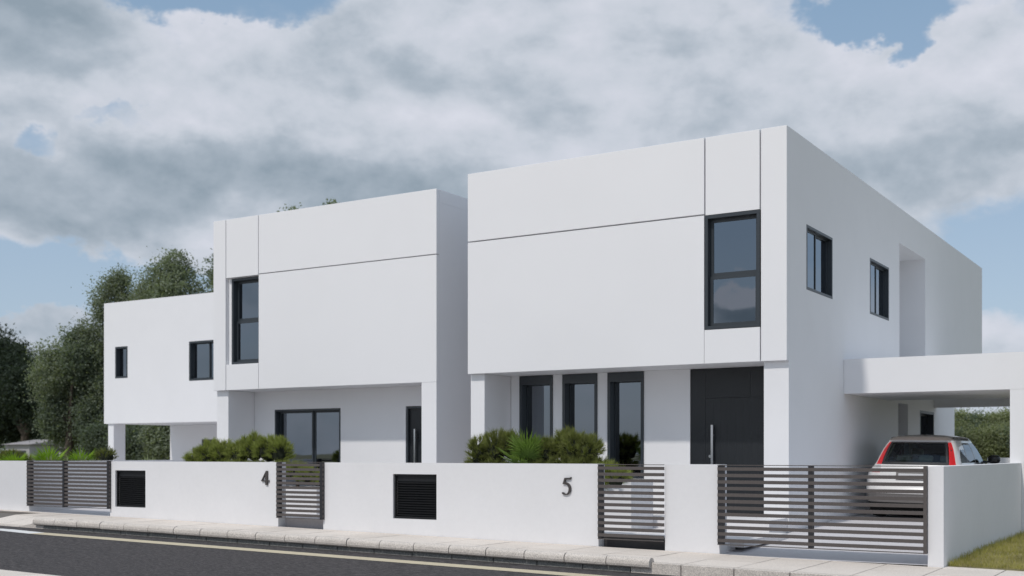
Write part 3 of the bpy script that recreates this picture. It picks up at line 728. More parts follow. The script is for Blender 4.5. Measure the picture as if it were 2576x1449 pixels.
# every level: z, rear y, [x of glass edge, x lamp edge, half width], side stations y, front y
LV = [
 # z    yr    xg    xl    hw    side stations (corner end, g0, g1, g2, g3, g4, g5)            yf
 (0.22, .16, .56, .66, .80, (.42, .60, 1.15, 1.22, 1.98, 2.06, 3.00), 4.25),
 (0.30, .04, .58, .72, .86, (.38, .60, 1.15, 1.22, 1.98, 2.06, 3.00), 4.36),
 (0.46, .00, .60, .73, .875, (.36, .60, 1.15, 1.22, 1.98, 2.06, 3.00), 4.40),
 (0.57, .00, .60, .73, .88, (.36, .60, 1.15, 1.22, 1.98, 2.06, 3.00), 4.38),
 (0.60, .06, .60, .72, .88, (.37, .60, 1.15, 1.22, 1.98, 2.06, 3.00), 4.34),
 (0.74, .07, .60, .71, .875, (.38, .60, 1.15, 1.22, 1.98, 2.06, 3.00), 4.25),
 (0.83, .09, .595, .70, .855, (.39, .60, 1.15, 1.22, 1.98, 2.06, 3.00), 4.12),
 (0.86, .10, .59, .695, .84, (.40, .60, 1.15, 1.22, 1.98, 2.06, 3.00), 4.05),
 (0.98, .15, .585, .665, .745, (.44, .60, 1.15, 1.22, 1.98, 2.06, 3.00), 3.20),
 (1.02, .18, .58, .655, .725, (.47, .57, 1.15, 1.22, 1.97, 2.05, 2.95), 3.12),
 (1.14, .27, .56, .62, .69, (.55, .64, 1.17, 1.24, 1.95, 2.03, 2.80), 2.95),
 (1.26, .37, .535, .58, .65, (.64, .80, 1.20, 1.27, 1.92, 2.00, 2.62), 2.76),
 (1.35, .46, .505, .535, .61, (.72, 1.02, 1.25, 1.32, 1.90, 1.98, 2.46), 2.60),
 (1.385, .50, .495, .515, .59, (.76, 1.08, 1.27, 1.34, 1.88, 1.96, 2.38), 2.52),
 (1.42, .47, .485, .51, .575, (.80, 1.10, 1.28, 1.35, 1.88, 1.96, 2.34), 2.46),
 (1.465, .56, .46, .49, .535, (.86, 1.14, 1.30, 1.37, 1.88, 1.96, 2.28), 2.38),
 (1.50, .72, .40, .43, .47, (.96, 1.20, 1.34, 1.40, 1.88, 1.94, 2.20), 2.28),
 (1.52, .92, .28, .30, .33, (1.08, 1.28, 1.40, 1.46, 1.84, 1.90, 2.10), 2.18),
]
def ring_pts(lv):
    z, yr, xg, xl, hw, st, yf = lv
    pts = []; tags = []
    def bow(x): return yr + .07 * (x / max(hw, .01)) ** 2
    nr = 8
    for k in range(nr + 1):                       # rear, centre to glass edge
        x = xg * k / nr; pts.append((x, bow(x))); tags.append('R')
    for k in range(1, 4):                         # lamp strip on the corner
        x = xg + (xl - xg) * k / 3; pts.append((x, bow(x) + .05 * (k / 3) ** 2)); tags.append('L')
    y0 = pts[-1][1]
    for k in range(1, 6):                         # corner round to the side
        a = math.pi / 2 * k / 5; pts.append((xl + (hw - xl) * math.sin(a), y0 + (st[0] - y0) * (1 - math.cos(a)))); tags.append('C1' if k <= 1 else 'C')
    sub = [('D', st[0], st[1], 1), ('G1', st[1], st[2], 3), ('P1', st[2], st[3], 1), ('G2', st[3], st[4], 4), ('P2', st[4], st[5], 1), ('G3', st[5], st[6], 4)]
    for t, a, b, n in sub:
        for k in range(1, n + 1): pts.append((hw - .05 * max(0, (a + (b - a) * k / n - 1.9) / 2) ** 2, a + (b - a) * k / n)); tags.append(t)
    xs_, ys_ = pts[-1]
    for k in range(1, 6):
        a = math.pi / 2 * k / 5; pts.append((xs_ - (xs_ * .22) * (1 - math.cos(a)), ys_ + (yf - .05 - ys_) * math.sin(a))); tags.append('A')
    xs_ = pts[-1][0]
    for k in range(1, 7):
        x = xs_ * (1 - k / 6); pts.append((x, yf - .05 + .06 * (k / 6))); tags.append('W')
    return pts, tags
rings = [ring_pts(l) for l in LV]
tags = rings[0][1]; n1 = len(rings[0][0])
buckets = {}
def add_face(key, quad):
    buckets.setdefault(key, []).append(quad)
for li in range(len(LV) - 1):
    za, zb = LV[li][0], LV[li + 1][0]
    zm = (za + zb) / 2
    for k in range(n1 - 1):
        t = tags[k + 1]
        key = 'body'
        if zm < .30: key = 'skirt'
        elif zm < .455: key = 'bumper_low'
        if .98 < zm < 1.385:
            if t == 'R': key = 'rear_window'
            if t == 'W' : key = 'windscreen'
            if t in ('G1', 'G2', 'G3') and 1.02 <= zm: key = {'G1': 'quarter_window', 'G2': 'rear_side_window', 'G3': 'front_side_window'}[t]
            if t == 'G1' and zm > 1.26: key = 'body'
            if t == 'G2' and zm > 1.36: key = 'pillar_trim'
            if t in ('P1', 'P2') and 1.02 <= zm: key = 'pillar_trim'
            if t == 'G3' and zm < 1.02: key = 'pillar_trim'
        if zm > 1.425: key = 'roof_panel'
        if t in ('L', 'C1') and zm > .98 and zm < 1.385: key = 'tail_lamp'
        if t in ('L', 'C1') and .86 < zm < .98: key = 'clear_lamp'
        if t in ('L', 'C1') and .83 < zm < .86: key = 'tail_lamp_strip'
        for s in (1, -1):
            pa, pb = rings[li][0], rings[li + 1][0]
            q = [(s * pa[k][0], pa[k][1], za), (s * pa[k + 1][0], pa[k + 1][1], za), (s * pb[k + 1][0], pb[k + 1][1], zb), (s * pb[k][0], pb[k][1], zb)]
            if s < 0: q = q[::-1]
            kk = key
            if key in ('quarter_window', 'rear_side_window', 'front_side_window', 'tail_lamp', 'clear_lamp', 'tail_lamp_strip', 'pillar_trim'): kk = (key, s)
            add_face(kk, q)
# close roof and floor
for s in (1, -1):
    top = [(s * p[0], p[1], LV[-1][0]) for p in rings[-1][0]]
    c = (0, 1.5, 1.530)
    for k in range(len(top) - 1):
        q = [top[k], top[k + 1], (0, top[k + 1][1], 1.530), (0, top[k][1], 1.530)]
        if abs(q[0][0]) < 1e-6: q = [q[1], q[2], q[3]]
        if s < 0: q = q[::-1]
        add_face('roof_panel', q)
    bot = [(s * p[0], p[1], LV[0][0]) for p in rings[0][0]]
    for k in range(len(bot) - 1):
        add_face('skirt', [bot[k], bot[k + 1], (0, bot[k + 1][1], LV[0][0]), (0, bot[k][1], LV[0][0])])
M_ROOFP = paint('car_roof_shaded_white', (0.17, 0.15, 0.14))  # white roof darkened in colour to stand in for carport shade
CM = {'roof_panel': ('roof_panel', M_ROOFP), 'body': ('body', M_PAINT), 'skirt': ('underbody', M_TYRE), 'bumper_low': ('lower_bumper', M_GREYP), 'rear_window': ('rear_window', M_CARGLASS), 'windscreen': ('windscreen', M_CARGLASS),
      'quarter_window': ('side_window', M_CARGLASS), 'rear_side_window': ('side_window', M_CARGLASS), 'front_side_window': ('side_window', M_CARGLASS),
      'pillar_trim': ('pillar_trim', M_BLACKP), 'tail_lamp': ('tail_lamp', M_LAMP), 'clear_lamp': ('reversing_lamp', M_LAMPC), 'tail_lamp_strip': ('lamp_strip', M_LAMP)}
for key, quads in buckets.items():
    nm, mm = CM[key if isinstance(key, str) else key[0]]
    v = []; f = []
    for q in quads:
        b = len(v); v += q; f.append(tuple(range(b, b + len(q))))
    me = bpy.data.meshes.new(nm); me.from_pydata(v, [], f)
    bm = bmesh.new(); bm.from_mesh(me); bmesh.ops.remove_doubles(bm, verts=bm.verts[:], dist=1e-4)
    bmesh.ops.dissolve_degenerate(bm, dist=1e-5, edges=bm.edges[:]); bm.to_mesh(me); bm.free()
    for p in me.polygons: p.use_smooth = True
    me.update(); link(nm, me, mm, car)
# black surround of the rear glass, spoiler lip and wiper base
def strip3(name, pts_a, pts_b, m, thick=.006):
    n = len(pts_a); v = [tuple(p) for p in pts_a] + [tuple(p) for p in pts_b]
    me = bpy.data.meshes.new(name); me.from_pydata(v, [], [(i, i + 1, n + i + 1, n + i) for i in range(n - 1)]); me.update()
    o_ = link(name, me, m, car); md = o_.modifiers.new('thickness', 'SOLIDIFY'); md.thickness = thick; md.offset = 0
    return o_
def rear_pt(x, z, out=.012):
    for a, b in zip(LV, LV[1:]):
        if a[0] <= z <= b[0]:
            t = (z - a[0]) / (b[0] - a[0]); yr = a[1] + (b[1] - a[1]) * t; hw = a[4] + (b[4] - a[4]) * t
            return (x, yr + .07 * (x / hw) ** 2 - out, z)
xs9 = [-.575 + 1.15 * i / 14 for i in range(15)]
strip3('glass_surround', [rear_pt(x_, .985) for x_ in xs9], [rear_pt(x_, 1.022) for x_ in xs9], M_BLACKP)
xs9 = [-.50 + 1.0 * i / 14 for i in range(15)]
strip3('glass_surround', [rear_pt(x_, 1.362) for x_ in xs9], [rear_pt(x_ * .97, 1.385) for x_ in xs9], M_BLACKP)
for s in (1, -1):
    zs = [1.0 + .38 * i / 8 for i in range(9)]
    def xg_(z): return .578 - (.578 - .492) * (z - .98) / .405
    strip3('glass_surround', [rear_pt(s * (xg_(z) - .002), z) for z in zs], [rear_pt(s * (xg_(z) - .035), z) for z in zs], M_BLACKP)
    # lamp segment dividers
    for z in (1.10, 1.235):
        xa = xg_(z)
        strip3('lamp_divider', [rear_pt(s * xa, z, .004), (s * (xa + .06), rear_pt(xa + .06, z, .0)[1] + .03, z)], [rear_pt(s * xa, z + .014, .006), (s * (xa + .06), rear_pt(xa + .06, z + .014, .0)[1] + .03, z + .014)], M_BLACKP, .004)
    # roof rails
    pr = [(s * .555, .80 + 1.5 * i / 10, 1.462 + .02 * math.sin(math.pi * i / 10)) for i in range(11)]
    strip3('roof_rail', pr, [(p[0] - s * .03, p[1], p[2] + .012) for p in pr], M_BLACKP, .012)
# tailgate details
strip3('tailgate_line', [rear_pt(x_ * 1.02, .612, .003) for x_ in xs9], [rear_pt(x_ * 1.02, .620, .003) for x_ in xs9], M_BLACKP, .003)
xs5 = [-.30 + .60 * i / 8 for i in range(9)]
strip3('plate_recess', [rear_pt(x_, .70, .004) for x_ in xs5], [rear_pt(x_, .855, .004) for x_ in xs5], M_GREYP, .004)
strip3('number_plate', [rear_pt(x_ * .85, .72, .016) for x_ in xs5], [rear_pt(x_ * .85, .82, .016) for x_ in xs5], M_LAMPC, .006)
xb = [-.62 + 1.24 * i / 12 for i in range(13)]
strip3('bumper_trim', [rear_pt(x_, .385, .012) for x_ in xb], [rear_pt(x_, .43, .012) for x_ in xb], M_GREYP, .01)
# mirrors
for s in (1, -1):
    bm = bmesh.new(); bmesh.ops.create_uvsphere(bm, u_segments=16, v_segments=10, radius=1)
    me = bpy.data.meshes.new('door_mirror'); bm.to_mesh(me); bm.free()
    for v_ in me.vertices:
        c_ = v_.co; v_.co = (math.copysign(abs(c_.x) ** .7, c_.x) * .115 + s * .90, math.copysign(abs(c_.y) ** .7, c_.y) * .07 + 2.95, math.copysign(abs(c_.z) ** .7, c_.z) * .085 + 1.08)
    for p in me.polygons: p.use_smooth = True
    me.update(); mo = link('door_mirror', me, M_BLACKP, car)
    box('mirror_arm', min(s * .70, s * .82), max(s * .70, s * .82), 2.93, 2.98, 1.01, 1.05, M_BLACKP, mo)
# wheels
for wx in (-.755, .755):
    for wy in (.85, 3.55):
        bm = bmesh.new()
        segs = 40; pr = [(-.12, .19), (-.125, .27), (-.105, .305), (-.03, .315), (.03, .315), (.105, .305), (.125, .27), (.12, .19)]
        vs_ = [[bm.verts.new((wx + p[0], wy + p[1] * math.cos(2 * math.pi * k / segs), .315 + p[1] * math.sin(2 * math.pi * k / segs))) for p in pr] for k in range(segs)]
        for k in range(segs):
            for i in range(len(pr) - 1): bm.faces.new([vs_[k][i], vs_[k][i + 1], vs_[(k + 1) % segs][i + 1], vs_[(k + 1) % segs][i]])
        me = bpy.data.meshes.new('wheel'); bm.to_mesh(me); bm.free(); wo = link('wheel', me, M_TYRE, car)
        bm = bmesh.new(); bmesh.ops.create_cone(bm, cap_ends=True, segments=24, radius1=.19, radius2=.17, depth=.17)
        me = bpy.data.meshes.new('rim'); bm.to_mesh(me); bm.free(); me.transform(Matrix.Translation((wx, wy, .315)) @ Matrix.Rotation(math.radians(90), 4, 'Y')); link('rim', me, M_CHROME, wo)
box('wheel_gap_shade', -.66, .66, .62, 1.0, .10, .24, M_TYRE, car)  # black box added where only shade lies between the rear wheels
box('parcel_floor', -.66, .66, .35, 3.0, .86, .90, M_DARKIN, car)
def rbox(name, x0, x1, y0, y1, z0, z1, m, bev=.04): return link(name, box_me(x0, x1, y0, y1, z0, z1, name, bev), m, car)
rbox('rear_seat', -.62, .62, 1.0, 1.16, .901, 1.02, M_SEAT, .03)
for hx in (-.38, .02, .40): rbox('headrest', hx - .13, hx + .13, .98, 1.07, 1.025, 1.145, M_SEAT, .03)
for hx in (-.34, .34):
    rbox('front_seat', hx - .19, hx + .19, 1.95, 2.08, .901, 1.10, M_SEAT, .04)
    rbox('headrest', hx - .11, hx + .11, 1.96, 2.05, 1.12, 1.27, M_SEAT, .03)
for s in (1, -1):
    strip3('pillar_lining', [(s * .66, .62, .95), (s * .545, .93, 1.38)], [(s * .655, .73, .95), (s * .54, 1.06, 1.38)], M_CREAM, .02)
car.location = (-5.04, 21.94, -1.219); car.scale = (1.035, 1.035, 1.035); car.rotation_euler = (0, math.radians(.9), math.radians(.6))

# ------------------------------------------------------------------ vegetation
def blades_mesh(name, base, dirs, length, width, m, parent=None, bend=0.0, segs=1):
    """narrow pointed blades; base (n,3), dirs (n,3) unit"""
    n = len(base)
    r = rng.normal(size=(n, 3)); side = np.cross(dirs, r); side /= np.linalg.norm(side, axis=1)[:, None] + 1e-9
    w = (width if np.ndim(width) else np.full(n, width))[:, None]; Lg = (length if np.ndim(length) else np.full(n, length))[:, None]
    if segs == 1:
        v = np.stack([base - side * w / 2, base + side * w / 2, base + dirs * Lg], 1).reshape(-1, 3)
        return raw_mesh(name, v, 3, np.arange(n * 3), m, parent)
    mid = base + dirs * Lg * .5; up = np.array([0, 0, 1.0])
    tip = base + dirs * Lg + np.array([0, 0, -1.0]) * bend * Lg
    v = np.stack([base - side * w / 2, base + side * w / 2, mid + side * w * .42, tip, mid - side * w * .42], 1).reshape(-1, 3)
    idx = (np.arange(n)[:, None] * 5 + np.array([0, 1, 2, 4, 4, 2, 3, 3])[None, :]).reshape(-1)
    return raw_mesh(name, v, 4, idx[:0] if False else (np.arange(n)[:, None] * 5 + np.array([0, 1, 2, 4])[None, :]).reshape(-1), m, parent) if False else \
        raw_mesh(name, v, 5, np.arange(n * 5), m, parent)

def unit(v): return v / (np.linalg.norm(v, axis=-1, keepdims=True) + 1e-9)

def needle_shrub(label, mounds, m, ntuft=62, nneedle=40, nl=.135, nw=.0088, group='needle shrubs in the front planters', droop=0.0):
    """mounds: list of (x, y, z, rx, ry, rz)"""
    c = np.mean([q[:3] for q in mounds], axis=0)
    root = empty('shrub', label, 'shrub', group); 
    B = []; D = []; Ls = []; W = []
    for (cx, cy, cz, rx, ry, rz) in mounds:
        k = int(ntuft * (rx * rz * 16))
        d = unit(rng.normal(size=(k, 3))); d[:, 2] = np.where(d[:, 2] < -.3, -d[:, 2], d[:, 2])
        rad = rng.uniform(.62, 1.0, size=(k, 1))
        tip = np.array([cx, cy, cz]) + d * np.array([rx, ry, rz]) * rad
        ax = unit(d * np.array([1, 1, 1.0]) + np.array([0, 0, .55]) + rng.normal(size=(k, 3)) * .22)
        for t, a in zip(tip, ax):
            nn = nneedle
            s = rng.uniform(-.075, .0, size=(nn, 1))            # needles sit along the last bit of the twig
            dd = unit(a + rng.normal(size=(nn, 3)) * .36)
            B.append(t + a * s); D.append(dd); Ls.append(rng.uniform(.6, 1.15, nn) * nl); W.append(np.full(nn, nw))
    B = np.concatenate(B); D = np.concatenate(D); Ls = np.concatenate(Ls); W = np.concatenate(W)
    fo = blades_mesh('foliage', B, D, Ls, W, m, root); fo['kind'] = 'stuff'
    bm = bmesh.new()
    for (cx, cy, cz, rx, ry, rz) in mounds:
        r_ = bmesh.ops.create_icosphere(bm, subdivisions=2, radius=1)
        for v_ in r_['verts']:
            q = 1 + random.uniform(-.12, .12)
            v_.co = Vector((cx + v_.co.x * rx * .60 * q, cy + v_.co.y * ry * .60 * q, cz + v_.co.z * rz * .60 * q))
    me = bpy.data.meshes.new('shade_core'); bm.to_mesh(me); bm.free(); link('shade_core', me, M_CORE, root)  # solid near-black core blocks see-through and stands in for inner shade
    bm = bmesh.new(); r_ = bmesh.ops.create_cone(bm, cap_ends=True, segments=8, radius1=.05, radius2=.03, depth=.5)
    me = bpy.data.meshes.new('stem'); bm.to_mesh(me); bm.free(); me.transform(Matrix.Translation((mounds[0][0], mounds[0][1], mounds[0][2] - .3))); link('stem', me, M_BARK, root)
    return root

def fan_palm(label, cx, cy, cz, r, fans, m, group=None):
    root = empty('fan_palm', label, 'palm', group)
    for (az, el, ln, rr) in fans:
        ax = np.array([math.cos(az) * math.cos(el), math.sin(az) * math.cos(el), math.sin(el)])
        side = unit(np.cross(ax, np.array([0, 0, 1.0]))); upv = np.cross(side, ax)
        hub = np.array([cx, cy, cz]) + ax * ln
        v = []; f = []
        nb = 19
        for k in range(nb):
            a = math.radians(-105 + 210 * k / (nb - 1)) + random.uniform(-.03, .03)
            d = ax * math.cos(a) + side * math.sin(a)
            Lb = rr * (1 - .28 * abs(a) / 1.9) * random.uniform(.9, 1.08)
            n_ = np.cross(d, upv); n_ = n_ / np.linalg.norm(n_)
            w = .024 + .012 * rr
            p0 = hub + d * .02; p1 = hub + d * Lb * .45 + upv * .02; p2 = hub + d * Lb - np.array([0, 0, 1]) * .05 * Lb * random.random() + upv * .0
            b = len(v)
            v += [tuple(p0 - n_ * .004), tuple(p0 + n_ * .004), tuple(p1 - n_ * w / 2 - upv * .010), tuple(p1), tuple(p1 + n_ * w / 2 - upv * .010), tuple(p2)]
            f += [(b, b + 1, b + 3, b + 2), (b + 1, b + 4, b + 3), (b + 2, b + 3, b + 5), (b + 3, b + 4, b + 5)]
        me = bpy.data.meshes.new('fan_leaf'); me.from_pydata(v, [], f); me.update(); lf = link('fan_leaf', me, m, root)
        # stalk
        p = np.array([cx, cy, cz - .05]); sv = []
        for q_, w_ in ((p, .012), (hub, .006)):
            sv += [tuple(q_ - side * w_), tuple(q_ + upv * w_), tuple(q_ + side * w_)]
        me = bpy.data.meshes.new('stalk'); me.from_pydata(sv, [], [(0, 1, 4, 3), (1, 2, 5, 4), (2, 0, 3, 5)]); me.update(); link('stalk', me, m, lf)
    return root

YP = 17.45
needle_shrub('dark needle shrub at the left end of the number 5 planter', [(-11.55, YP, -.02, .25, .30, .36), (-11.22, YP, .06, .24, .30, .36), (-10.98, YP + .05, .10, .20, .28, .34), (-11.7, YP, -.3, .22, .3, .2), (-11.2, YP - .05, -.28, .3, .3, .2)], M_NEEDLE2)
needle_shrub('dark needle shrub in the middle of the number 5 planter behind the palm', [(-10.45, YP + .12, -.02, .24, .26, .28), (-10.15, YP + .05, -.0, .24, .28, .26), (-10.3, YP - .1, -.30, .3, .25, .2)], M_NEEDLE2)
needle_shrub('tall needle shrub at the right of the number 5 planter', [(-9.88, YP + .1, .10, .22, .28, .34), (-9.62, YP, .07, .25, .30, .33), (-9.34, YP, .0, .22, .30, .32), (-9.8, YP - .1, -.25, .28, .3, .22), (-9.4, YP - .08, -.24, .3, .3, .2), (-9.1, YP - .05, -.26, .25, .28, .18)], M_NEEDLE2)
needle_shrub('small needle shrub spilling over the planter end behind the number 5 gate', [(-8.9, YP - .25, -.36, .28, .30, .22), (-8.62, YP - .35, -.44, .24, .28, .20), (-8.95, YP - .45, -.52, .22, .2, .16)], M_NEEDLE)
fans = [(random.uniform(0, 2 * math.pi), random.uniform(.5, 1.3), random.uniform(.24, .36), random.uniform(.38, .48)) for _ in range(10)]
fans += [(math.radians(-95), .55, .22, .36), (math.radians(-150), .5, .25, .34), (math.radians(-60), .9, .3, .40), (math.radians(-90), 1.25, .36, .46), (math.radians(-60), 1.35, .34, .46)]
fan_palm('green fan palm between the needle shrubs above the number 5 wall', -10.50, YP - .12, -.30, .5, fans, M_PALM2)
y4 = 17.75
needle_shrub('low wide needle shrub at the left of the number 4 planter', [(-19.15, y4, -.18, .28, .34, .28), (-18.75, y4, -.05, .30, .36, .34), (-18.35, y4, -.06, .26, .34, .34), (-18.9, y4 - .1, -.36, .4, .34, .24), (-18.4, y4 - .1, -.36, .4, .34, .24)], M_NEEDLE)
needle_shrub('rounded needle shrub at the right of the number 4 planter', [(-17.85, y4, -.04, .28, .34, .33), (-17.45, y4, .06, .30, .36, .37), (-17.05, y4, .04, .28, .36, .36), (-16.72, y4, .0, .26, .34, .34), (-17.8, y4 - .1, -.36, .4, .34, .24), (-17.2, y4 - .1, -.38, .4, .34, .24), (-16.5, y4 - .1, -.36, .4, .34, .2)], M_NEEDLE)
needle_shrub('low needle shrub behind the slats of the number 4 gate', [(-16.15, y4 - .1, -.42, .3, .3, .22), (-15.8, y4 - .15, -.48, .28, .3, .2), (-15.5, y4 - .15, -.52, .2, .26, .17)], M_NEEDLE)

# far left garden bed
props(link('raised_bed', box_me(-31, -22.4, 16.6, 19.2, -1.5, -.30, 'raised_bed'), M_SOIL), 'low raised planting bed behind the far left wall', 'planting bed')
f2 = [(math.radians(a), e, .22, .50) for a, e in ((-90, .75), (-120, 1.0), (-60, 1.0), (-80, 1.35), (-150, .6), (-30, .55), (60, .9), (150, .9))]
fan_palm('bright green fan palm above the far left double gate', -24.35, 17.9, -.36, .5, f2, M_PALM, 'fan palms at the far left')
f3_ = [(math.radians(a), e, .20, .42) for a, e in ((-90, .8), (-40, .7), (0, .8), (-70, 1.2), (-130, .7), (40, 1.0))]
fan_palm('smaller bright fan palm nearer the house above the double gate', -23.45, 18.1, -.36, .5, f3_, M_PALM, 'fan palms at the far left')
fan_palm('low fan palm above the far left garden wall end', -25.35, 17.6, -.42, .4, f3_, M_PALM, 'fan palms at the far left')
needle_shrub('small dark shrub at the photo left edge above the wall', [(-26.6, 18.4, -.10, .40, .35, .22), (-27.1, 18.4, -.12, .4, .35, .22), (-26.1, 18.3, -.16, .3, .35, .16)], M_NEEDLE2, 60, 30, .09, .008, 'needle shrubs at the far left')
needle_shrub('small dark shrub beside the left house pillar above the double gate', [(-22.95, 18.4, -.08, .26, .3, .26), (-23.2, 18.5, -.12, .25, .3, .2)], M_NEEDLE2, 60, 30, .08, .008, 'needle shrubs at the far left')
# pale succulents
for i, (sx, sy) in enumerate(((-23.1, 17.4), (-22.75, 17.5), (-22.5, 17.7), (-22.3, 19.1), (-23.3, 17.1))):
    n = 26; a = rng.uniform(0, 2 * math.pi, n); e = rng.uniform(.7, 1.4, n)
    d = np.stack([np.cos(a) * np.cos(e), np.sin(a) * np.cos(e), np.sin(e)], 1)
    o = blades_mesh('succulent', np.tile(np.array([sx, sy, -.32]), (n, 1)) + rng.normal(size=(n, 3)) * .02, d, rng.uniform(.2, .36, n), .035, M_SUCC, None, .05, 2)
    props(o, ['pale succulent just right of the bright fan palms', 'pale succulent left of the leftmost house pillar', 'rightmost of the pale succulents before the pillar', 'pale succulent seen in the open carport of the leftmost house', 'leftmost pale succulent, under the fan palm leaves'][i], 'succulent', 'pale succulents above the far left gate')

# grass on the verge
n = 70000
gx = rng.uniform(-3.17, 1.2, n); gy = 15.82 + rng.uniform(0, 1, n) ** 1.3 * 9
gzv = -1.465 + .045 * np.minimum(1, (gy - 15.79) / 2)
dens = np.sin(gx * 3.1 + np.sin(gy * 2.3)) * np.cos(gy * 2.7 - gx) * .5 + .5
d = unit(np.stack([rng.normal(size=n) * .45, rng.normal(size=n) * .45, np.ones(n)], 1))
M_DRY = leaf_mat('dry_grass_blade', (0.42, 0.37, 0.17), 0.35, 2.5, .3)
sel = rng.uniform(size=n) < .28 + .45 * dens
hl = rng.uniform(.03, .075, n) * (1 + .8 * (gx < -3.0))
for nm, s_, mm in (('grass', ~sel, M_BLADE), ('dry_grass', sel, M_DRY)):
    o = blades_mesh(nm, np.stack([gx, gy, gzv], 1)[s_], d[s_], hl[s_], .0055, mm); o['kind'] = 'stuff'
    o['label'] = 'short sunlit grass on the verge beside the boundary wall'; o['category'] = 'grass'
o = blades_mesh('grass', np.stack([rng.uniform(-6.98, -6.3, 3000), rng.uniform(16.27, 17.8, 3000), np.full(3000, -1.405)], 1), unit(np.stack([rng.normal(size=3000) * .4, rng.normal(size=3000) * .4, np.ones(3000)], 1)), rng.uniform(.05, .1, 3000), .007, M_PALM2)
props(o, 'narrow strip of grass behind the pier of the driveway gate', 'grass', kind='stuff')

# trees
def tree(label, x, y, z0, lobes, m, nclump, leaf, per=22, trunk_r=.3, group='trees behind the houses', clump=.55):
    """lobes: (dx, dy, z, rx, ry, rz), heights relative to eye level"""
    root = empty('tree', label, 'tree', group)
    C = []
    vol = np.array([l[3] * l[4] * l[5] for l in lobes]) ** (2 / 3.); vol = vol / vol.sum()
    for l, f_ in zip(lobes, vol):
        k = max(4, int(nclump * f_))
        d_ = unit(rng.normal(size=(k, 3))); rr = rng.uniform(.5, 1.05, (k, 1)) * np.where(rng.uniform(size=(k, 1)) < .14, rng.uniform(1.05, 1.3, (k, 1)), 1.0)
        C.append(np.array([x + l[0], y + l[1], l[2]]) + d_ * rr * np.array(l[3:6]))
    C = np.concatenate(C); k = len(C)
    sz = rng.uniform(.45, 1.25, (k, 1)) * clump
    P = (C[:, None, :] + rng.normal(size=(k, per, 3)) * sz[:, None, :] * np.array([.55, .55, .42])).reshape(-1, 3)
    n_ = len(P); r1 = unit(rng.normal(size=(n_, 3)) + np.array([0, -.3, .5])); r2 = unit(np.cross(r1, rng.normal(size=(n_, 3)))); r3 = np.cross(r1, r2)
    s_ = (rng.uniform(.5, 1.2, n_) * leaf)[:, None]
    v = np.stack([P - r2 * s_, P - r3 * s_ * .55, P + r2 * s_, P + r3 * s_ * .55], 1).reshape(-1, 3)
    cr = raw_mesh('crown', v, 4, np.arange(n_ * 4), m, root); cr['kind'] = 'stuff'
    # trunk and limbs
    bm = bmesh.new()
    def limb(p, q, r0, r1_, seg=7):
        ax = (q - p); ln = ax.length; ax.normalize(); s1 = ax.orthogonal().normalized(); s2 = ax.cross(s1)
        a_ = [bm.verts.new(p + (s1 * math.cos(t) + s2 * math.sin(t)) * r0) for t in [2 * math.pi * i / seg for i in range(seg)]]
        b_ = [bm.verts.new(q + (s1 * math.cos(t) + s2 * math.sin(t)) * r1_) for t in [2 * math.pi * i / seg for i in range(seg)]]
        for i in range(seg): bm.faces.new([a_[i], a_[(i + 1) % seg], b_[(i + 1) % seg], b_[i]])
    zmid = min(l[2] - l[5] * .3 for l in lobes) ; zt = max(l[2] for l in lobes)
    base = Vector((x, y, z0)); fork = Vector((x + .2, y, max(z0 + 1.2, min(zmid, z0 + 3))))
    limb(base, fork, trunk_r, trunk_r * .75)
    for l in lobes:
        e_ = Vector((x + l[0], y + l[1], l[2])); md_ = fork.lerp(e_, .5) + Vector((random.uniform(-.4, .4), random.uniform(-.4, .4), .4))
        limb(fork, md_, trunk_r * .5, trunk_r * .3, 5); limb(md_, e_, trunk_r * .3, trunk_r * .1, 5)
    me = bpy.data.meshes.new('trunk'); bm.to_mesh(me); bm.free(); link('trunk', me, M_BARK, root)
    return root
def at(px, py, Y):
    """place in the yard for something the photo shows at (px, py) if it stands Y metres back"""
    ry = 2470.3 + .5295 * (px - 1288); k = Y / ry
    return ((-1542 + .8483 * (px - 1288)) * k, (1141 - py) * k, k)
def tree_px(label, Y, blobs_, m, nclump, leaf, per=22, tr=.3, group='trees behind the houses', clump=.55, cx=None):
    """blobs_: (px, py, rx_px, rz_px, dy)"""
    bx, _, _ = at(cx if cx is not None else blobs_[0][0], 1141, Y)
    lobes = []
    for (px, py, rx, rz, dy) in blobs_:
        X, Z, k = at(px, py, Y); lobes.append((X - bx, dy, Z, rx * k * 1.02, max(rx, rz) * k * .8, rz * k * .93))
    return tree(label, bx, Y, earth_z(bx, Y), lobes, m, nclump, leaf, per, tr, group, clump)
tree_px('tall grey green tree rising behind the leftmost house', 42, [(430, 760, 75, 105, 0), (350, 800, 90, 90, 1), (500, 790, 80, 110, 2), (290, 770, 42, 75, 0), (275, 900, 60, 90, -1), (300, 1000, 80, 120, 0), (230, 950, 55, 85, -2), (400, 960, 120, 140, 2),
        (440, 668, 26, 38, 0), (300, 705, 20, 28, 0), (225, 1060, 70, 90, -1), (360, 1090, 110, 80, 0), (480, 1080, 90, 90, 0)], M_LEAF_A, 5600, .075, 40, .45, cx=380, clump=.5)
tree_px('loose mid green tree left of the leftmost house', 40, [(205, 915, 34, 50, 0), (172, 985, 36, 50, 1), (215, 1050, 50, 80, 1), (150, 1055, 34, 50, 0), (150, 905, 15, 22, 0), (185, 860, 13, 20, 0), (245, 1000, 40, 70, 2)], M_LEAF_C, 1900, .08, 34, .25, cx=170, clump=.48)
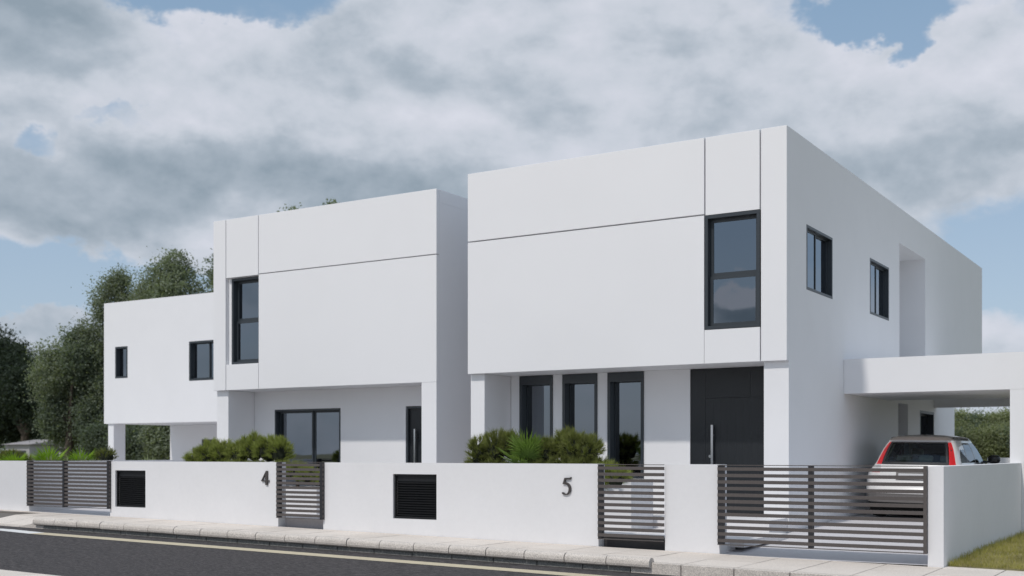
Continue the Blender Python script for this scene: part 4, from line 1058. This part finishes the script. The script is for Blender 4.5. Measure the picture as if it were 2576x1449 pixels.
tree_px('dark dense tree at the far left edge of the photo', 74, [(30, 960, 75, 95, 0), (-60, 930, 110, 120, 1), (92, 985, 50, 80, -1), (120, 1010, 50, 80, 0), (15, 905, 45, 50, 0), (110, 1040, 55, 60, 1), (-20, 1050, 110, 60, 2)], M_LEAF_B, 3200, .17, 30, .5, cx=60, clump=.95)
tree_px('dark low tree between the far left trees', 78, [(130, 1010, 70, 70, 0), (200, 1040, 60, 60, 0), (60, 1060, 60, 40, 0)], M_LEAF_B, 1500, .17, 28, .35, cx=120, clump=.9)
tree_px('tall tree whose tip shows above the middle house roof', 50, [(835, 600, 40, 85, 0), (760, 655, 55, 95, 0), (832, 522, 12, 15, 0), (720, 640, 25, 85, 0), (800, 800, 140, 160, 0), (745, 545, 18, 22, 0)], M_LEAF_A, 1400, .10, 28, .5)
tree_px('tree showing a few twigs over the left end of the middle house', 48, [(606, 612, 16, 48, 0), (590, 700, 55, 90, 0), (600, 850, 90, 120, 0), (540, 880, 60, 120, 0)], M_LEAF_C, 900, .10, 28, .4)
# bushes seen through the left carport and beyond the low walls
for i, (px, py, rx, rz, Y, mm, lb) in enumerate((
        (340, 1110, 60, 50, 38, M_LEAF_C, 'bush seen through the open carport of the leftmost house, left one'),
        (420, 1105, 60, 55, 37, M_LEAF_A, 'bush seen through the open carport of the leftmost house, right one'),
        (255, 1110, 45, 45, 39, M_LEAF_C, 'bush beside the pillar of the leftmost house'))):
    tree_px(lb, Y, [(px, py, rx, rz, 0), (px + 30, py + 25, rx * .7, rz * .8, 0)], mm, 700, .075, 28, .12, 'bushes behind the leftmost house', .4)
# row seen through the carport of the right house
for i, (px, py, rx, rz, mm, w) in enumerate(((2405, 1075, 42, 36, M_LEAF_D, 'leftmost'), (2455, 1085, 42, 40, M_LEAF_C, 'second from the left'), (2500, 1082, 40, 38, M_LEAF_D, 'third from the left'), (2550, 1075, 45, 42, M_LEAF_D, 'second from the right'), (2620, 1075, 45, 42, M_LEAF_C, 'rightmost, half hidden by the post'))):
    tree_px('olive green bushy tree framed by the carport opening, ' + w, 78, [(px, py, rx, rz, 0), (px + 20, py + 30, rx, rz * .9, -2), (px - 18, py + 40, rx * .9, rz * .8, -4)], mm, 1100, .075, 34, .3, 'trees seen through the carport', .62)
# hedge of far trees closing the view between the buildings
wood = []
for X in np.arange(-190, 60, 7.0):
    wood.append((X + random.uniform(-2, 2), random.uniform(0, 10), random.uniform(.5, 1.8), 5.5, 4, random.uniform(2.2, 3.4)))
o = tree('far wood', 0, 120, -2.2, wood, M_LEAF_C, 2600, .5, 12, .01, None, 1.6)
for ch in list(o.children):
    if ch.name.startswith('trunk'): bpy.data.objects.remove(ch)
crown = o.children[0]; crown.parent = None; crown.name = 'far_wood'; bpy.data.objects.remove(o)
props(crown, 'far off line of woodland on the horizon', 'woodland', kind='stuff')

# two far cottages under the dark trees
M_COT = mat('cottage_wall', (0.42, 0.41, 0.42), .9, noise=(.5, .12, 4))
M_ROOF = mat('cottage_roof', (0.30, 0.28, 0.28), .9, noise=(.8, .2, 4))
def cottage(px, Y, w, h, label, rh=.9):
    X, _, _ = at(px, 1141, Y)
    e = empty('cottage', label, 'cottage', 'distant cottages at the far left')
    z0 = earth_z(X, Y)
    box('wall', X - w / 2, X + w / 2, Y, Y + 6, z0, h, M_COT, e)
    me = bpy.data.meshes.new('roof')
    a, b = X - w / 2 - .3, X + w / 2 + .3
    me.from_pydata([(a, Y - .3, h), (b, Y - .3, h), (b, Y + 6.3, h), (a, Y + 6.3, h), (a, Y + 3, h + rh), (b, Y + 3, h + rh)], [], [(0, 1, 5, 4), (2, 3, 4, 5), (1, 2, 5), (3, 0, 4), (3, 2, 1, 0)]); me.update()
    link('roof', me, M_ROOF, e)
    for k in (-.25, .2):
        w_ = box('window', X + w * k - .5, X + w * k + .5, Y - .05, Y + .05, h - 1.5, h - .5, M_FRAME, e)
cottage(178, 62, 3.0, .9, 'pale grey cottage seen above the far left gate', .45)
cottage(44, 60, 3.2, .75, 'pale grey cottage at the photo left edge behind the shrubs', .45)
